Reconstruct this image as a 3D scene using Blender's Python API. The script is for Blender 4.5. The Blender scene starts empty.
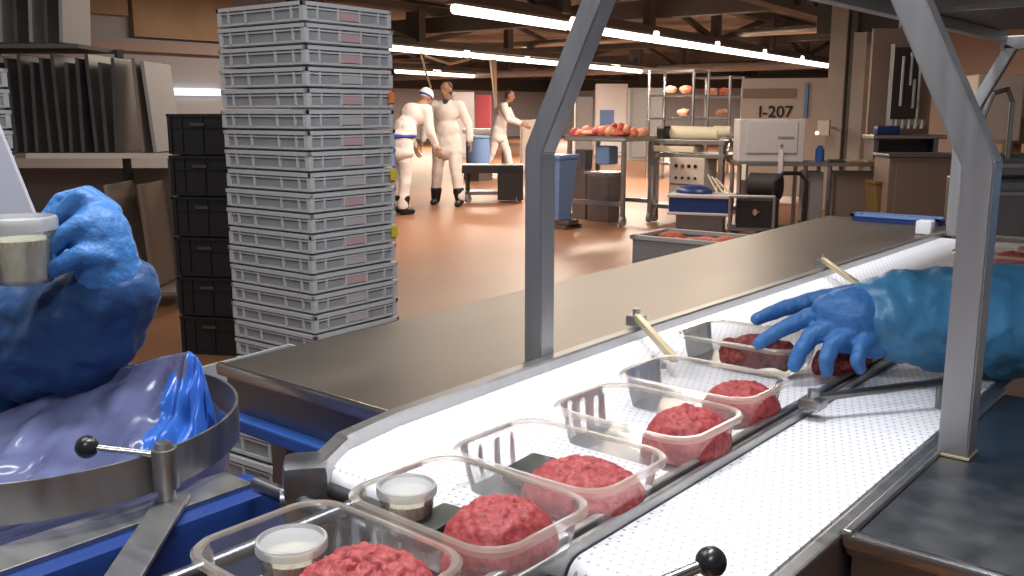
import bpy, bmesh, math, random
from mathutils import Vector, Matrix, Euler, noise
random.seed(7)
PI = math.pi
scene = bpy.context.scene
COL = scene.collection
# ---------------------------------------------------------------- camera (1024x576, focal 940 px)
F, CX, CY, HZ, VPX, H = 940.0, 512.0, 288.0, 112.0, 1310.0, 1.33
PIT = math.atan((CY - HZ) / F)
PSI = math.atan((VPX - CX) / math.hypot(F, CY - HZ))
fw = Vector((-math.sin(PSI) * math.cos(PIT), math.cos(PSI) * math.cos(PIT), -math.sin(PIT)))
rt = Vector((math.cos(PSI), math.sin(PSI), 0.0))
upv = rt.cross(fw)
CAM = Vector((0, 0, H))
def sv(x, y, dep):            # survey point of the hall: sight line and distance along the view
    return CAM + (fw * F + rt * (x - CX) - upv * (y - CY)) * (dep / F)
def sz(x, y, z):              # survey point on a level plane
    d = fw * F + rt * (x - CX) - upv * (y - CY)
    return CAM + d * ((z - H) / d.z)
cam = bpy.data.cameras.new('camera'); cam.lens = F / 1024 * 36; cam.sensor_width = 36; cam.clip_start = .05; cam.clip_end = 200
camo = bpy.data.objects.new('camera', cam); camo.location = CAM; camo.rotation_euler = (PI / 2 - PIT, 0, PSI)
COL.objects.link(camo); scene.camera = camo
cam.dof.use_dof = False
# ---------------------------------------------------------------- materials
def mat(name, col, rough=.5, metal=0, spec=.5, noise_s=0, noise_a=0, bump=0, bump_s=40, coat=0, sub=0, emis=None, es=0):
    m = bpy.data.materials.new(name); m.use_nodes = True
    nt = m.node_tree; b = nt.nodes['Principled BSDF']
    b.inputs['Base Color'].default_value = (*col, 1); b.inputs['Roughness'].default_value = rough
    b.inputs['Metallic'].default_value = metal; b.inputs['Specular IOR Level'].default_value = spec
    b.inputs['Coat Weight'].default_value = coat
    if emis: b.inputs['Emission Color'].default_value = (*emis, 1); b.inputs['Emission Strength'].default_value = es
    if noise_s or bump:
        tc = nt.nodes.new('ShaderNodeTexCoord')
    if noise_s:
        n = nt.nodes.new('ShaderNodeTexNoise'); n.inputs['Scale'].default_value = noise_s; n.inputs['Detail'].default_value = 4
        nt.links.new(tc.outputs['Object'], n.inputs['Vector'])
        r = nt.nodes.new('ShaderNodeValToRGB')
        r.color_ramp.elements[0].position = .3; r.color_ramp.elements[1].position = .7
        r.color_ramp.elements[0].color = (*[max(0, c * (1 - noise_a)) for c in col], 1)
        r.color_ramp.elements[1].color = (*[min(1, c * (1 + noise_a)) for c in col], 1)
        nt.links.new(n.outputs['Fac'], r.inputs['Fac']); nt.links.new(r.outputs['Color'], b.inputs['Base Color'])
    if bump:
        n2 = nt.nodes.new('ShaderNodeTexNoise'); n2.inputs['Scale'].default_value = bump_s; n2.inputs['Detail'].default_value = 3
        nt.links.new(tc.outputs['Object'], n2.inputs['Vector'])
        bp = nt.nodes.new('ShaderNodeBump'); bp.inputs['Strength'].default_value = bump; bp.inputs['Distance'].default_value = .02
        nt.links.new(n2.outputs['Fac'], bp.inputs['Height']); nt.links.new(bp.outputs['Normal'], b.inputs['Normal'])
    return m
def emit(name, col, s):
    m = bpy.data.materials.new(name); m.use_nodes = True; nt = m.node_tree; nt.nodes.clear()
    e = nt.nodes.new('ShaderNodeEmission'); e.inputs[0].default_value = (*col, 1); e.inputs[1].default_value = s
    o = nt.nodes.new('ShaderNodeOutputMaterial'); nt.links.new(e.outputs[0], o.inputs[0]); return m
def film(name, tint, alpha, dif, rough=.12, trans=.5, layers=False, ior=1.45):
    """thin plastic: part clear, part scattering, with a gloss"""
    m = bpy.data.materials.new(name); m.use_nodes = True; nt = m.node_tree; nt.nodes.clear(); N = nt.nodes.new; L = nt.links.new
    t = N('ShaderNodeBsdfTransparent'); t.inputs[0].default_value = (*tint, 1)
    d = N('ShaderNodeBsdfDiffuse'); d.inputs[0].default_value = (*dif, 1)
    tl = N('ShaderNodeBsdfTranslucent'); tl.inputs[0].default_value = (*dif, 1)
    m0 = N('ShaderNodeMixShader'); m0.inputs[0].default_value = trans; L(d.outputs[0], m0.inputs[1]); L(tl.outputs[0], m0.inputs[2])
    m1 = N('ShaderNodeMixShader'); m1.inputs[0].default_value = alpha; L(t.outputs[0], m1.inputs[1]); L(m0.outputs[0], m1.inputs[2])
    if layers:
        tc = N('ShaderNodeTexCoord'); n = N('ShaderNodeTexNoise'); n.inputs['Scale'].default_value = 7; L(tc.outputs['Object'], n.inputs['Vector'])
        mr = N('ShaderNodeMapRange'); mr.inputs[1].default_value = .4; mr.inputs[2].default_value = .6; mr.inputs[3].default_value = alpha * .65; mr.inputs[4].default_value = min(1, alpha * 1.25)
        L(n.outputs['Fac'], mr.inputs[0]); L(mr.outputs[0], m1.inputs[0])
    g = N('ShaderNodeBsdfGlossy'); g.inputs['Roughness'].default_value = rough
    fr = N('ShaderNodeFresnel'); fr.inputs[0].default_value = ior
    m2 = N('ShaderNodeMixShader'); L(fr.outputs[0], m2.inputs[0]); L(m1.outputs[0], m2.inputs[1]); L(g.outputs[0], m2.inputs[2])
    o = N('ShaderNodeOutputMaterial'); L(m2.outputs[0], o.inputs[0]); return m

def belt_mat():
    m = mat('perforated_belt', (.84, .83, .86), .45, 0, .4); nt = m.node_tree; b = nt.nodes['Principled BSDF']; N = nt.nodes.new; L = nt.links.new
    tc = N('ShaderNodeTexCoord'); sp = N('ShaderNodeSeparateXYZ'); L(tc.outputs['Object'], sp.inputs[0])
    def M(op, a, bb=None):
        n = N('ShaderNodeMath'); n.operation = op
        for i, v in enumerate((a, bb)):
            if v is None: continue
            if isinstance(v, (int, float)): n.inputs[i].default_value = v
            else: L(v, n.inputs[i])
        return n.outputs[0]
    px, py = .0105, .0125
    u = M('DIVIDE', sp.outputs[0], px); v = M('DIVIDE', sp.outputs[1], py)
    row = M('FLOOR', v); odd = M('MULTIPLY', M('MODULO', M('ABSOLUTE', row), 2), .5)
    fu = M('SUBTRACT', M('FRACT', M('ADD', u, odd)), .5); fv = M('SUBTRACT', M('FRACT', v), .5)
    du = M('MULTIPLY', fu, px); dv = M('MULTIPLY', fv, py)
    r = M('SQRT', M('ADD', M('MULTIPLY', du, du), M('MULTIPLY', dv, dv)))
    hole = M('LESS_THAN', r, .0019)
    seam = M('MULTIPLY', M('LESS_THAN', M('ABSOLUTE', M('SUBTRACT', M('FRACT', M('DIVIDE', v, 2)), .5)), .03), .35)
    fac = M('MAXIMUM', hole, seam)
    mx = N('ShaderNodeMixRGB'); mx.inputs[1].default_value = (.84, .83, .86, 1); mx.inputs[2].default_value = (.40, .38, .40, 1)
    L(fac, mx.inputs[0]); L(mx.outputs[0], b.inputs['Base Color']); return m
def brushed(name, col, rough, sx, sy, sz_, var=.12):
    m = mat(name, col, rough, 1.0); nt = m.node_tree; b = nt.nodes['Principled BSDF']; N = nt.nodes.new; L = nt.links.new
    tc = N('ShaderNodeTexCoord'); mp = N('ShaderNodeMapping'); mp.inputs['Scale'].default_value = (sx, sy, sz_); L(tc.outputs['Object'], mp.inputs[0])
    n = N('ShaderNodeTexNoise'); n.inputs['Scale'].default_value = 1; n.inputs['Detail'].default_value = 5; L(mp.outputs[0], n.inputs['Vector'])
    mr = N('ShaderNodeMapRange'); mr.inputs[3].default_value = rough - var; mr.inputs[4].default_value = rough + var
    L(n.outputs['Fac'], mr.inputs[0]); L(mr.outputs[0], b.inputs['Roughness'])
    r = N('ShaderNodeValToRGB'); r.color_ramp.elements[0].color = (*[c * .82 for c in col], 1); r.color_ramp.elements[1].color = (*[min(1, c * 1.12) for c in col], 1)
    L(n.outputs['Fac'], r.inputs['Fac']); L(r.outputs['Color'], b.inputs['Base Color']); return m
def meat_mat(name, a, bcol, c):
    m = mat(name, a, .55, 0, .35); nt = m.node_tree; b = nt.nodes['Principled BSDF']; N = nt.nodes.new; L = nt.links.new
    tc = N('ShaderNodeTexCoord'); n = N('ShaderNodeTexNoise'); n.inputs['Scale'].default_value = 130; n.inputs['Detail'].default_value = 4
    L(tc.outputs['Object'], n.inputs['Vector'])
    r = N('ShaderNodeValToRGB'); e = r.color_ramp.elements; e[0].position = .34; e[0].color = (*bcol, 1); e[1].position = .52; e[1].color = (*a, 1)
    k = e.new(.72); k.color = (*c, 1)
    L(n.outputs['Fac'], r.inputs['Fac']); L(r.outputs['Color'], b.inputs['Base Color'])
    bp = N('ShaderNodeBump'); bp.inputs['Strength'].default_value = .6; bp.inputs['Distance'].default_value = .004; L(n.outputs['Fac'], bp.inputs['Height']); L(bp.outputs[0], b.inputs['Normal'])
    return m
M = dict(
    steel=brushed('brushed_steel', (.44, .43, .42), .38, 14, 60, 14),
    table=brushed('table_steel', (.30, .262, .222), .40, 5, 2.2, 5, .1),
    steel_d=brushed('dark_steel', (.27, .275, .29), .36, 30, 30, 6),
    post=brushed('post_steel', (.42, .42, .43), .48, 70, 70, 3),
    steel_lt=mat('bright_steel', (.62, .61, .6), .22, 1),
    belt=belt_mat(), white=mat('white_plastic', (.8, .8, .82), .35), black=mat('black_plastic', (.018, .018, .02), .28),
    rubber=mat('black_rubber', (.025, .025, .027), .6), navy=mat('blue_plastic', (.014, .042, .19), .35, 0, .5),
    blue=mat('bright_blue_plastic', (.03, .10, .36), .4), ltblue=mat('pale_blue_plastic', (.16, .27, .52), .45),
    crate=mat('grey_crate_shaded', (.27, .28, .29), .5, 0, .4, 9, .06), crate_r=mat('grey_crate_lit', (.47, .475, .485), .45, 0, .4),  # one crate plastic: recess shade put into crate, lit edges into crate_r
    crate_l=mat('crate_card', (.42, .38, .38), .6), crate_p=mat('crate_pink_card', (.46, .30, .31), .6),
    bcrate=mat('black_crate_plastic', (.016, .016, .02), .4), orange=mat('orange_sticker', (.75, .2, .06), .5), yellow=mat('yellow_sticker', (.62, .5, .03), .5),
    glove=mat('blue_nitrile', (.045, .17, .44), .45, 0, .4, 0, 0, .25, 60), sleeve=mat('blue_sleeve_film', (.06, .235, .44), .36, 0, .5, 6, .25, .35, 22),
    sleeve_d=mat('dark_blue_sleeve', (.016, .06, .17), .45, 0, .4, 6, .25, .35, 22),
    coat=mat('white_coat_cloth', (.80, .74, .71), .85, 0, .2, 0, 0, .2, 14), skin=mat('skin', (.36, .19, .12), .55), hair=mat('dark_hair', (.05, .03, .02), .7),
    cap=mat('white_cap', (.85, .85, .86), .7), boot=mat('black_boot', (.012, .011, .012), .4), collar=mat('dark_cloth', (.04, .035, .045), .8),
    apron=mat('blue_apron_tie', (.03, .08, .4), .6),
    floor=mat('orange_floor_resin', (.26, .118, .06), .42, 0, .4, .6, .13, .05, 60), wall=mat('pale_wall_panel', (.74, .70, .70), .6, 0, .3, .8, .05),
    ceil=mat('dark_ceiling', (.25, .25, .25), .8, 0, .2, .6, .55), beam=mat('dark_beam', (.105, .105, .105), .7), column=mat('column_concrete', (.46, .41, .37), .8, 0, .2, 3, .08),
    tan=mat('tan_board', (.40, .27, .16), .6, 0, .3, 2, .15), tan2=mat('pinkish_tan', (.36, .27, .23), .6), grey=mat('grey_paint', (.33, .32, .33), .5), greyd=mat('dark_grey_sheet', (.07, .07, .072), .38, 0, .5, 3, .3), grey_l=mat('light_grey_sheet', (.30, .30, .30), .42, .3),
    brown=mat('brown_board', (.25, .19, .155), .6), beige=mat('beige_paint', (.72, .63, .56), .5), cream=mat('cream_film', (.92, .84, .64), .5), box=mat('control_box', (.62, .60, .62), .45), red=mat('red_poster', (.30, .055, .07), .5),
    brass=mat('pale_brass', (.62, .52, .33), .4, .35), strip=emit('lamp_tube_warm', (1, .84, .64), 5), strip_c=emit('lamp_tube_cool', (.93, .96, 1), 6.0), day=emit('daylight_pane', (.8, .88, 1), 2.2),
    dot=emit('pilot_light', (1, .75, .4), 4),
    meat=meat_mat('minced_meat', (.35, .052, .054), (.24, .028, .032), (.44, .10, .092)), meat2=meat_mat('minced_meat_dark', (.25, .04, .032), (.13, .012, .012), (.36, .10, .08)),
    meat_p=meat_mat('pale_meat', (.70, .34, .22), (.55, .12, .08), (.85, .62, .45)),
    meat_o=meat_mat('meat_cuts', (.62, .14, .07), (.42, .05, .03), (.82, .42, .25)),
    sauce=mat('herb_sauce', (.93, .86, .62), .45, 0, .5, 160, .14, .2, 120), clear=film('clear_tray_plastic', (.93, .93, .93), .13, (.80, .78, .76), .30, ior=1.3),
    rim=film('tray_rim_plastic', (.96, .94, .91), .34, (.95, .84, .70), .16), cupm=film('cup_plastic', (.95, .95, .95), .20, (.86, .86, .86), .25, ior=1.3),
    lid=film('cup_lid_plastic', (.95, .95, .95), .62, (.80, .79, .82), .3), bag=film('blue_bag_film', (.62, .66, .88), .62, (.30, .33, .60), .22, .4, True), bag2=film('blue_bag_gathered', (.35, .5, .95), .82, (.06, .23, .85), .2, .4),
    paper=mat('paper', (.62, .6, .62), .7), ink=mat('dark_ink', (.03, .03, .035), .6), hood=mat('hood_sheet', (.055, .05, .052), .5, .3), amber=mat('amber_plastic', (.22, .14, .055), .5), cord=mat('pale_cord', (.72, .55, .42), .7), pad=mat('black_pad', (.02, .025, .022), .45),
)
# ---------------------------------------------------------------- mesh helpers
def nb(): return bmesh.new()
def box(bm, c, s, rot=None, bev=0, seg=2):
    r = bmesh.ops.create_cube(bm, size=1); vs = r['verts']
    mt = Matrix.Translation(Vector(c)) @ (rot.to_4x4() if rot is not None else Matrix()) @ Matrix.Diagonal((*s, 1))
    bmesh.ops.transform(bm, matrix=mt, verts=vs)
    if bev > 0:
        es = list({e for v in vs for e in v.link_edges})
        bmesh.ops.bevel(bm, geom=es, offset=min(bev, min(s) * .45), segments=seg, profile=.6, affect='EDGES')
    return bm
def bb(bm, x0, x1, y0, y1, z0, z1, bev=0): return box(bm, ((x0 + x1) / 2, (y0 + y1) / 2, (z0 + z1) / 2), (abs(x1 - x0), abs(y1 - y0), abs(z1 - z0)), None, bev)
def rz(a): return Matrix.Rotation(a, 3, 'Z')
def bar(bm, p0, p1, w, h, bev=0, upd=Vector((0, 0, 1))):
    p0, p1 = Vector(p0), Vector(p1); d = p1 - p0; L = d.length; y = d.normalized()
    x = y.cross(upd)
    if x.length < 1e-4: x = y.cross(Vector((0, 1, 0)))
    x.normalize(); z = x.cross(y)
    R = Matrix((x, y, z)).transposed()
    return box(bm, (p0 + p1) / 2, (w, L, h), R, bev)
def cyl(bm, p0, p1, r0, r1=None, n=16):
    p0, p1 = Vector(p0), Vector(p1); r1 = r0 if r1 is None else r1; d = p1 - p0
    R = Vector((0, 0, 1)).rotation_difference(d.normalized()).to_matrix().to_4x4()
    bmesh.ops.create_cone(bm, cap_ends=True, segments=n, radius1=r0, radius2=r1, depth=d.length, matrix=Matrix.Translation((p0 + p1) / 2) @ R); return bm
def ball(bm, c, r, n=16):
    s = r if isinstance(r, (tuple, list)) else (r, r, r)
    bmesh.ops.create_uvsphere(bm, u_segments=n, v_segments=max(6, n * 2 // 3), radius=1, matrix=Matrix.Translation(Vector(c)) @ Matrix.Diagonal((*s, 1))); return bm
def tube(bm, pts, r, n=8):
    for a, b in zip(pts, pts[1:]): cyl(bm, a, b, r, r, n)
    for p in pts[1:-1]: ball(bm, p, r, n)
    return bm
def lathe(bm, prof, c=(0, 0, 0), n=32, close=False):
    rows = []
    for r, z in prof:
        if r < 1e-6: rows.append([bm.verts.new((c[0], c[1], c[2] + z))])
        else: rows.append([bm.verts.new((c[0] + r * math.cos(2 * PI * i / n), c[1] + r * math.sin(2 * PI * i / n), c[2] + z)) for i in range(n)])
    for a, b in zip(rows, rows[1:]):
        for i in range(n):
            j = (i + 1) % n
            f = [a[i % len(a)], a[j % len(a)], b[j % len(b)], b[i % len(b)]]
            f = [v for k, v in enumerate(f) if v not in f[:k]]
            if len(f) >= 3:
                try: bm.faces.new(f)
                except ValueError: pass
    return bm
def obj(name, bm, m, parent=None, smooth=None, loc=None, mods=None):
    bmesh.ops.recalc_face_normals(bm, faces=bm.faces[:])
    me = bpy.data.meshes.new(name); bm.to_mesh(me); bm.free()
    for k in (m if isinstance(m, (list, tuple)) else [m]): me.materials.append(k)
    if smooth is not None:
        for p in me.polygons: p.use_smooth = True
        if smooth < 3:
            try: me.set_sharp_from_angle(angle=smooth)
            except Exception: pass
    o = bpy.data.objects.new(name, me); COL.objects.link(o)
    if parent is not None:
        o.parent = parent; o.location = -parent_world(parent)   # geometry is given in world space
    if loc is not None: o.location = loc
    return o
def parent_world(p):
    v = Vector(p.location)
    while p.parent is not None: p = p.parent; v += Vector(p.location)
    return v
SM = .6
def tag(o, label, cat, group=None, kind=None):
    if label: o['label'] = label
    if cat: o['category'] = cat
    if group: o['group'] = group
    if kind: o['kind'] = kind
    return o
def thing(name, loc, label, cat, group=None):
    o = bpy.data.objects.new(name, None); o.location = loc; o.empty_display_size = .05; COL.objects.link(o)
    return tag(o, label, cat, group)
def struct(name, bm, m, smooth=None):
    o = obj(name, bm, m, None, smooth); o['kind'] = 'structure'; return o
def kids(o): return [c for c in COL.objects if c.parent == o]
def dup(root, loc, rotz=0, label=None, group=None):
    def rec(o, par):
        c = o.copy(); COL.objects.link(c); c.parent = par
        for ch in kids(o): rec(ch, c)
        return c
    r = rec(root, None); r.location = loc; r.rotation_euler = (0, 0, rotz)
    if label: r['label'] = label
    if group: r['group'] = group
    return r
def lp(o):                       # parts modelled around the origin: undo the world offset
    for c in kids(o): c.location = (0, 0, 0); lp(c)
def blob(name, shapes, m, parent=None, vox=.01, it=6, world=True):
    """one continuous surface grown over capsules and ellipsoids"""
    bm = nb()
    for s in shapes:
        if s[0] == 'c':
            _, a, b, r0, r1 = s; a, b = Vector(a), Vector(b)
            if (b - a).length > 1e-5: cyl(bm, a, b, r0, r1, 14)
            ball(bm, a, r0, 14); ball(bm, b, r1, 14)
        elif s[0] == 'e':
            _, c, r, R = s
            bmesh.ops.create_uvsphere(bm, u_segments=20, v_segments=14, radius=1, matrix=Matrix.Translation(Vector(c)) @ (R.to_4x4() if R is not None else Matrix()) @ Matrix.Diagonal((*r, 1)))
    me = bpy.data.meshes.new('t'); bm.to_mesh(me); bm.free(); o = bpy.data.objects.new('t', me); COL.objects.link(o)
    r = o.modifiers.new('r', 'REMESH'); r.mode = 'VOXEL'; r.voxel_size = vox; r.use_smooth_shade = True
    s = o.modifiers.new('s', 'SMOOTH'); s.factor = .5; s.iterations = it
    dg = bpy.context.evaluated_depsgraph_get(); dg.update()
    me2 = bpy.data.meshes.new_from_object(o.evaluated_get(dg)); bpy.data.objects.remove(o)
    me2.name = name; me2.materials.clear(); me2.materials.append(m)
    for p in me2.polygons: p.use_smooth = True
    q = bpy.data.objects.new(name, me2); COL.objects.link(q)
    if parent is not None: q.parent = parent; q.location = -parent_world(parent)
    return q
def chain(pts, rs): return [('c', a, b, r0, r1) for a, b, r0, r1 in zip(pts, pts[1:], rs, rs[1:])]
def rumple(o, amp, sc, seed=0):
    me = o.data; ns = [v.normal.copy() for v in me.vertices]
    for v, n in zip(me.vertices, ns):
        p = v.co * sc + Vector((seed, seed * 2, 0))
        v.co += n * amp * (noise.noise(p) + .5 * noise.noise(p * 2.3))
V = Vector
def loft(bm, rings, cap0=False, cap1=False):
    R = [[bm.verts.new(p) for p in r] for r in rings]
    for a, c in zip(R, R[1:]):
        k = len(a)
        for i in range(k): bm.faces.new((a[i], a[(i + 1) % k], c[(i + 1) % k], c[i]))
    if cap0: bm.faces.new(R[0][::-1])
    if cap1: bm.faces.new(R[-1])

# ================================================================= SETTING
b = nb(); bb(b, -36, 9, -7, 46, -.1, 0); struct('floor', b, M['floor'])
b = nb(); bb(b, -36, 9, -7, 46, 3.75, 3.85); struct('ceiling', b, M['ceil'])
b = nb(); bb(b, -34.2, -34, -7, 46, 0, 3.75); struct('wall_left', b, M['wall'])
b = nb(); bb(b, -34, -7.05, 44, 44.2, 0, 3.75); struct('wall_far', b, M['wall'])
b = nb(); bb(b, -7.05, 9, 20, 20.2, 0, 3.75); struct('wall_right', b, M['tan2'])
# dark service beam along the far walls
b = nb(); bb(b, -33.99, -33.5, -7, 44, 2.45, 3.1); struct('trim_1', b, M['beam'])
b = nb(); bb(b, -33.4, -8.2, 43.4, 43.9, 2.5, 3.2); struct('trim_2', b, M['beam'])
# roof trusses running with the lamp rows
def truss(name, p0, p1, z0=2.86, z1=3.6, n=9):
    b = nb(); p0, p1 = V(p0), V(p1); d = p1 - p0
    bar(b, (p0.x, p0.y, z0), (p1.x, p1.y, z0), .22, .14); bar(b, (p0.x, p0.y, z1), (p1.x, p1.y, z1), .3, .16)
    for i in range(n + 1):
        q = p0 + d * (i / n); bar(b, (q.x, q.y, z0), (q.x, q.y, z1), .16 if i % 3 else .42, .2)
        if i < n:
            q2 = p0 + d * ((i + 1) / n); a, c = (z0, z1) if i % 2 else (z1, z0)
            bar(b, (q.x, q.y, a), (q2.x, q2.y, c), .1, .1)
    o = struct(name, b, M['beam'])
truss('ceiling_beam', (-8.1, 2, 0), (-11.9, 33, 0))
truss('ceiling_beam.001', (-14.2, 4, 0), (-18.4, 38, 0))
truss('ceiling_beam.002', (-21.6, 6, 0), (-25.6, 40, 0))
truss('ceiling_beam.003', (-5.0, 3, 0), (-6.6, 19, 0))
for i, y in enumerate((8.5, 15.5, 23, 31)):                       # cross girders, purlins and pipes
    b = nb(); bar(b, (-33, y, 3.3), (-3, y + 1.2, 3.3), .3, .35); struct('ceiling_beam.%03d' % (4 + i), b, M['beam'])
for i, (y, z, r) in enumerate(((19.4, 3.1, .09), (27.5, 2.75, .14))):
    b = nb(); cyl(b, (-33, y, z), (-8.4, y + 1.0, z), r, r, 12); o = obj('ceiling_pipe', b, M['grey' if i else 'steel'], None, SM); tag(o, ('thin steel service pipe running across under the dark roof trusses', 'thick grey service pipe crossing under the roof far down the hall')[i], 'pipe')
# column by the passage on the right
b = nb(); bb(b, -5.05, -4.82, 12.7, 12.95, 0, 3.75, .01); o = struct('column', b, M['column'])
b = nb(); bb(b, -4.78, -4.70, 12.72, 12.95, 0, 3.75); struct('trim_3', b, M['beam'])
b = nb(); bb(b, -4.69, -4.52, 12.6, 12.9, 0, 2.35); struct('trim_4', b, M['column'])
b = nb(); bar(b, (-5.3, 12.9, 2.62), (-.8, 14.0, 2.62), .3, .5); struct('ceiling_beam.008', b, M['beam'])
# low partition with the room number
bp0, bp1 = V((-6.55, 13.2, 0)), V((-5.2, 13.9, 0)); pd = (bp1 - bp0).normalized(); pn = V((pd.y, -pd.x, 0))
b = nb(); bar(b, bp0 + V((0, 0, .95)), bp1 + V((0, 0, .95)), .06, 1.74)
struct('partition', b, M['beige'])
b = nb(); q = bp0 + pn * .04; bar(b, q + pd * .02 + V((0, 0, 1.6)), q + pd * .78 + V((0, 0, 1.6)), .012, .14); o = obj('wall_strip', b, M['tan2']); tag(o, 'pinkish brown horizontal strip fixed across the pale partition above the dark characters', 'strip')
b = nb(); q = bp0 + pd * .93 + pn * .05; bb(b, q.x - .03, q.x + .03, q.y - .02, q.y + .02, 1.25, 1.75, .01); o = obj('wall_duct', b, M['ltblue']); tag(o, 'narrow upright bluish white conduit on the pale partition', 'conduit')
def text_mesh(s, size, m, name, R, loc, parent=None, ext=.004):
    cu = bpy.data.curves.new('t', 'FONT'); cu.body = s; cu.size = size; cu.extrude = ext; cu.align_x = 'CENTER'; cu.align_y = 'CENTER'; cu.offset = size * .012
    o = bpy.data.objects.new('t', cu); COL.objects.link(o); dg = bpy.context.evaluated_depsgraph_get(); dg.update()
    me = bpy.data.meshes.new_from_object(o.evaluated_get(dg)); bpy.data.objects.remove(o); me.transform(R.to_4x4()); me.materials.clear(); me.materials.append(m); me.name = name
    q = bpy.data.objects.new(name, me); q.location = loc; COL.objects.link(q); return q
Rt = Matrix((pd, V((0, 0, 1)), pn)).transposed()
q = bp0 + pd * .50 + pn * .045; o = text_mesh('I-207', .24, M['ink'], 'wall_lettering', Rt, (q.x, q.y, 1.325)); tag(o, 'dark characters I-207 on the pale partition behind the control box', 'lettering')
# panelled tan wall piece behind the sheet rack
b = nb(); bb(b, -9.6, -9.5, 3.0, 7.2, 0, 3.75); struct('wall_tan', b, M['grey'])
b = nb(); bb(b, -9.49, -9.42, 4.2, 5.15, 2.3, 3.7); bb(b, -9.49, -9.42, 5.2, 6.4, 2.1, 3.7); struct('trim_5', b, M['tan'])
b = nb(); bb(b, -9.49, -9.40, 3.1, 7.1, 1.95, 2.06); struct('trim_6', b, M['tan2'])
b = nb(); bb(b, -9.49, -9.45, 5.5, 6.2, 1.51, 1.585); struct('window_1', b, M['day'])
b = nb(); bb(b, -9.49, -9.45, 3.52, 3.86, 1.76, 1.83); struct('window_2', b, M['day'])

# ================================================================= LAMPS
def lamp_row(name, p0, p1, label, cat, nseg):
    p0, p1 = V(p0), V(p1); d = p1 - p0
    t = thing(name, p0, label, cat, None)
    b = nb(); bar(b, p0 + V((0, 0, .075)), p1 + V((0, 0, .075)), .16, .05); obj('lamp_housing', b, M['grey_l'], t)
    for i in range(nseg):
        a = p0 + d * ((i + .03) / nseg); c = p0 + d * ((i + .97) / nseg)
        b = nb(); cyl(b, a, c, .075, .075, 10); obj('lamp_tube', b, M['strip'], t, SM)
    for i in range(1, nseg):
        a = p0 + d * (i / nseg); b = nb(); box(b, a + V((0, 0, .06)), (.2, .22, .16), None, .02); obj('lamp_joint', b, M['strip'], t)
        b = nb(); cyl(b, a + V((0, 0, .1)), a + V((0, 0, .2)), .015, .015, 6); obj('hanger', b, M['beam'], t)
    return t
L = [((-9.0, 9.5, 2.7), (-11.33, 28.6, 2.7)), ((-15.4, 14.3, 2.7), (-17.82, 28.9, 2.7)), ((-24.05, 22.6, 2.7), (-25.02, 27.7, 2.7))]
lamp_row('strip_light', *L[0], 'longest and nearest continuous fluorescent strip light under the roof truss', 'strip light', 6)
lamp_row('strip_light', *L[1], 'second fluorescent strip light, behind the nearest one, with loose cord hanging from it', 'strip light', 5)
lamp_row('strip_light', *L[2], 'short farthest fluorescent strip light above the bent worker in white', 'strip light', 2)
def pend(name, pts, r, label):
    b = nb(); tube(b, pts, r, 8); o = obj(name, b, M['cord'], None, SM); tag(o, label, 'cable')
def lin(i, s): a, c = V(L[i][0]), V(L[i][1]); return a + (c - a) * s
a = sv(421, 53, 21); pend('hanging_cable', [a, sv(425, 70, 21), sv(431, 88, 21)], .025, 'pale straight cord hanging down above the head of the bent worker')
pend('hanging_cable', [sv(425, 56, 21.3), sv(437, 60, 21.3), sv(450, 64, 21.3), sv(462, 61, 21.3), sv(472, 58, 21.3)], .03, 'pale cord looped under the second strip light')
a = sv(493, 60, 22); b_ = sv(496, 108, 22); bm = nb(); cyl(bm, a, b_, .085, .03, 10); tag(obj('hanging_sleeve', bm, M['cord'], None, SM), 'thick pale funnel shaped sleeve hanging beside the worker seen side on', 'sleeve')

def area(name, loc, size, power, col, rot=(0, 0, 0), spread=PI):
    l = bpy.data.lights.new(name, 'AREA'); l.shape = 'RECTANGLE'; l.size, l.size_y = size; l.energy = power; l.color = col; l.spread = spread
    o = bpy.data.objects.new(name, l); o.location = loc; o.rotation_euler = rot; COL.objects.link(o); return o
warm = (1, .84, .69); cool = (.93, .96, 1)
for x, y, p in ((-9.6, 14, 470), (-10.6, 22, 430), (-16.2, 19, 560), (-17.4, 28, 520), (-24.5, 24, 620), (-7.5, 8.0, 190), (-27, 36, 520)):
    area('hall_lamp', (x, y, 2.55), (.3, 5), p, warm, (0, 0, .12))
area('hall_lamp', (-4.2, 8.0, 3.2), (.4, 1.6), 60, warm)
area('passage_lamp', (-3.0, 16.5, 3.2), (.4, 2), 110, (1, .75, .55))
# ceiling fixture rows over the packing line, out of the picture
for i, (x, y, ry) in enumerate(((-.72, 1.15, 0), (-.72, 2.75, 0), (-1.75, .3, .3))):
    b = nb(); bb(b, x - .1, x + .1, y - .62, y + .62, 2.86, 2.93, .01); t = thing('unseen_ceiling_lamp', (x, y, 2.86), 'fluorescent ceiling lamp above the packing line, outside the picture', 'ceiling lamp', 'lamps over the packing line'); obj('lamp_housing', b, M['white'], t)
    for yy in (-.5, .5): b = nb(); cyl(b, (x, y + yy, 2.92), (x, y + yy, 3.76), .008, .008, 8); obj('hanger', b, M['grey'], t)
    for dx in (-.05, .05):
        b = nb(); cyl(b, (x + dx, y - .6, 2.84), (x + dx, y + .6, 2.84), .014, .014, 10); obj('lamp_tube', b, M['strip_c'], t, SM)
    area('unseen_lamp', (x, y, 2.8), (.25, 1.2), (50, 26, 24)[i], cool)
b = nb(); bb(b, .2, .4, -1.5, -.3, 2.96, 3.02, .01); t = thing('unseen_ceiling_lamp', (.3, -.9, 2.96), 'unseen ceiling lamp added behind the viewpoint to light the fronts', 'ceiling lamp', 'lamps over the packing line'); obj('lamp_housing', b, M['white'], t)  # added lamp, unseen: brightens the fronts that face the camera
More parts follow.
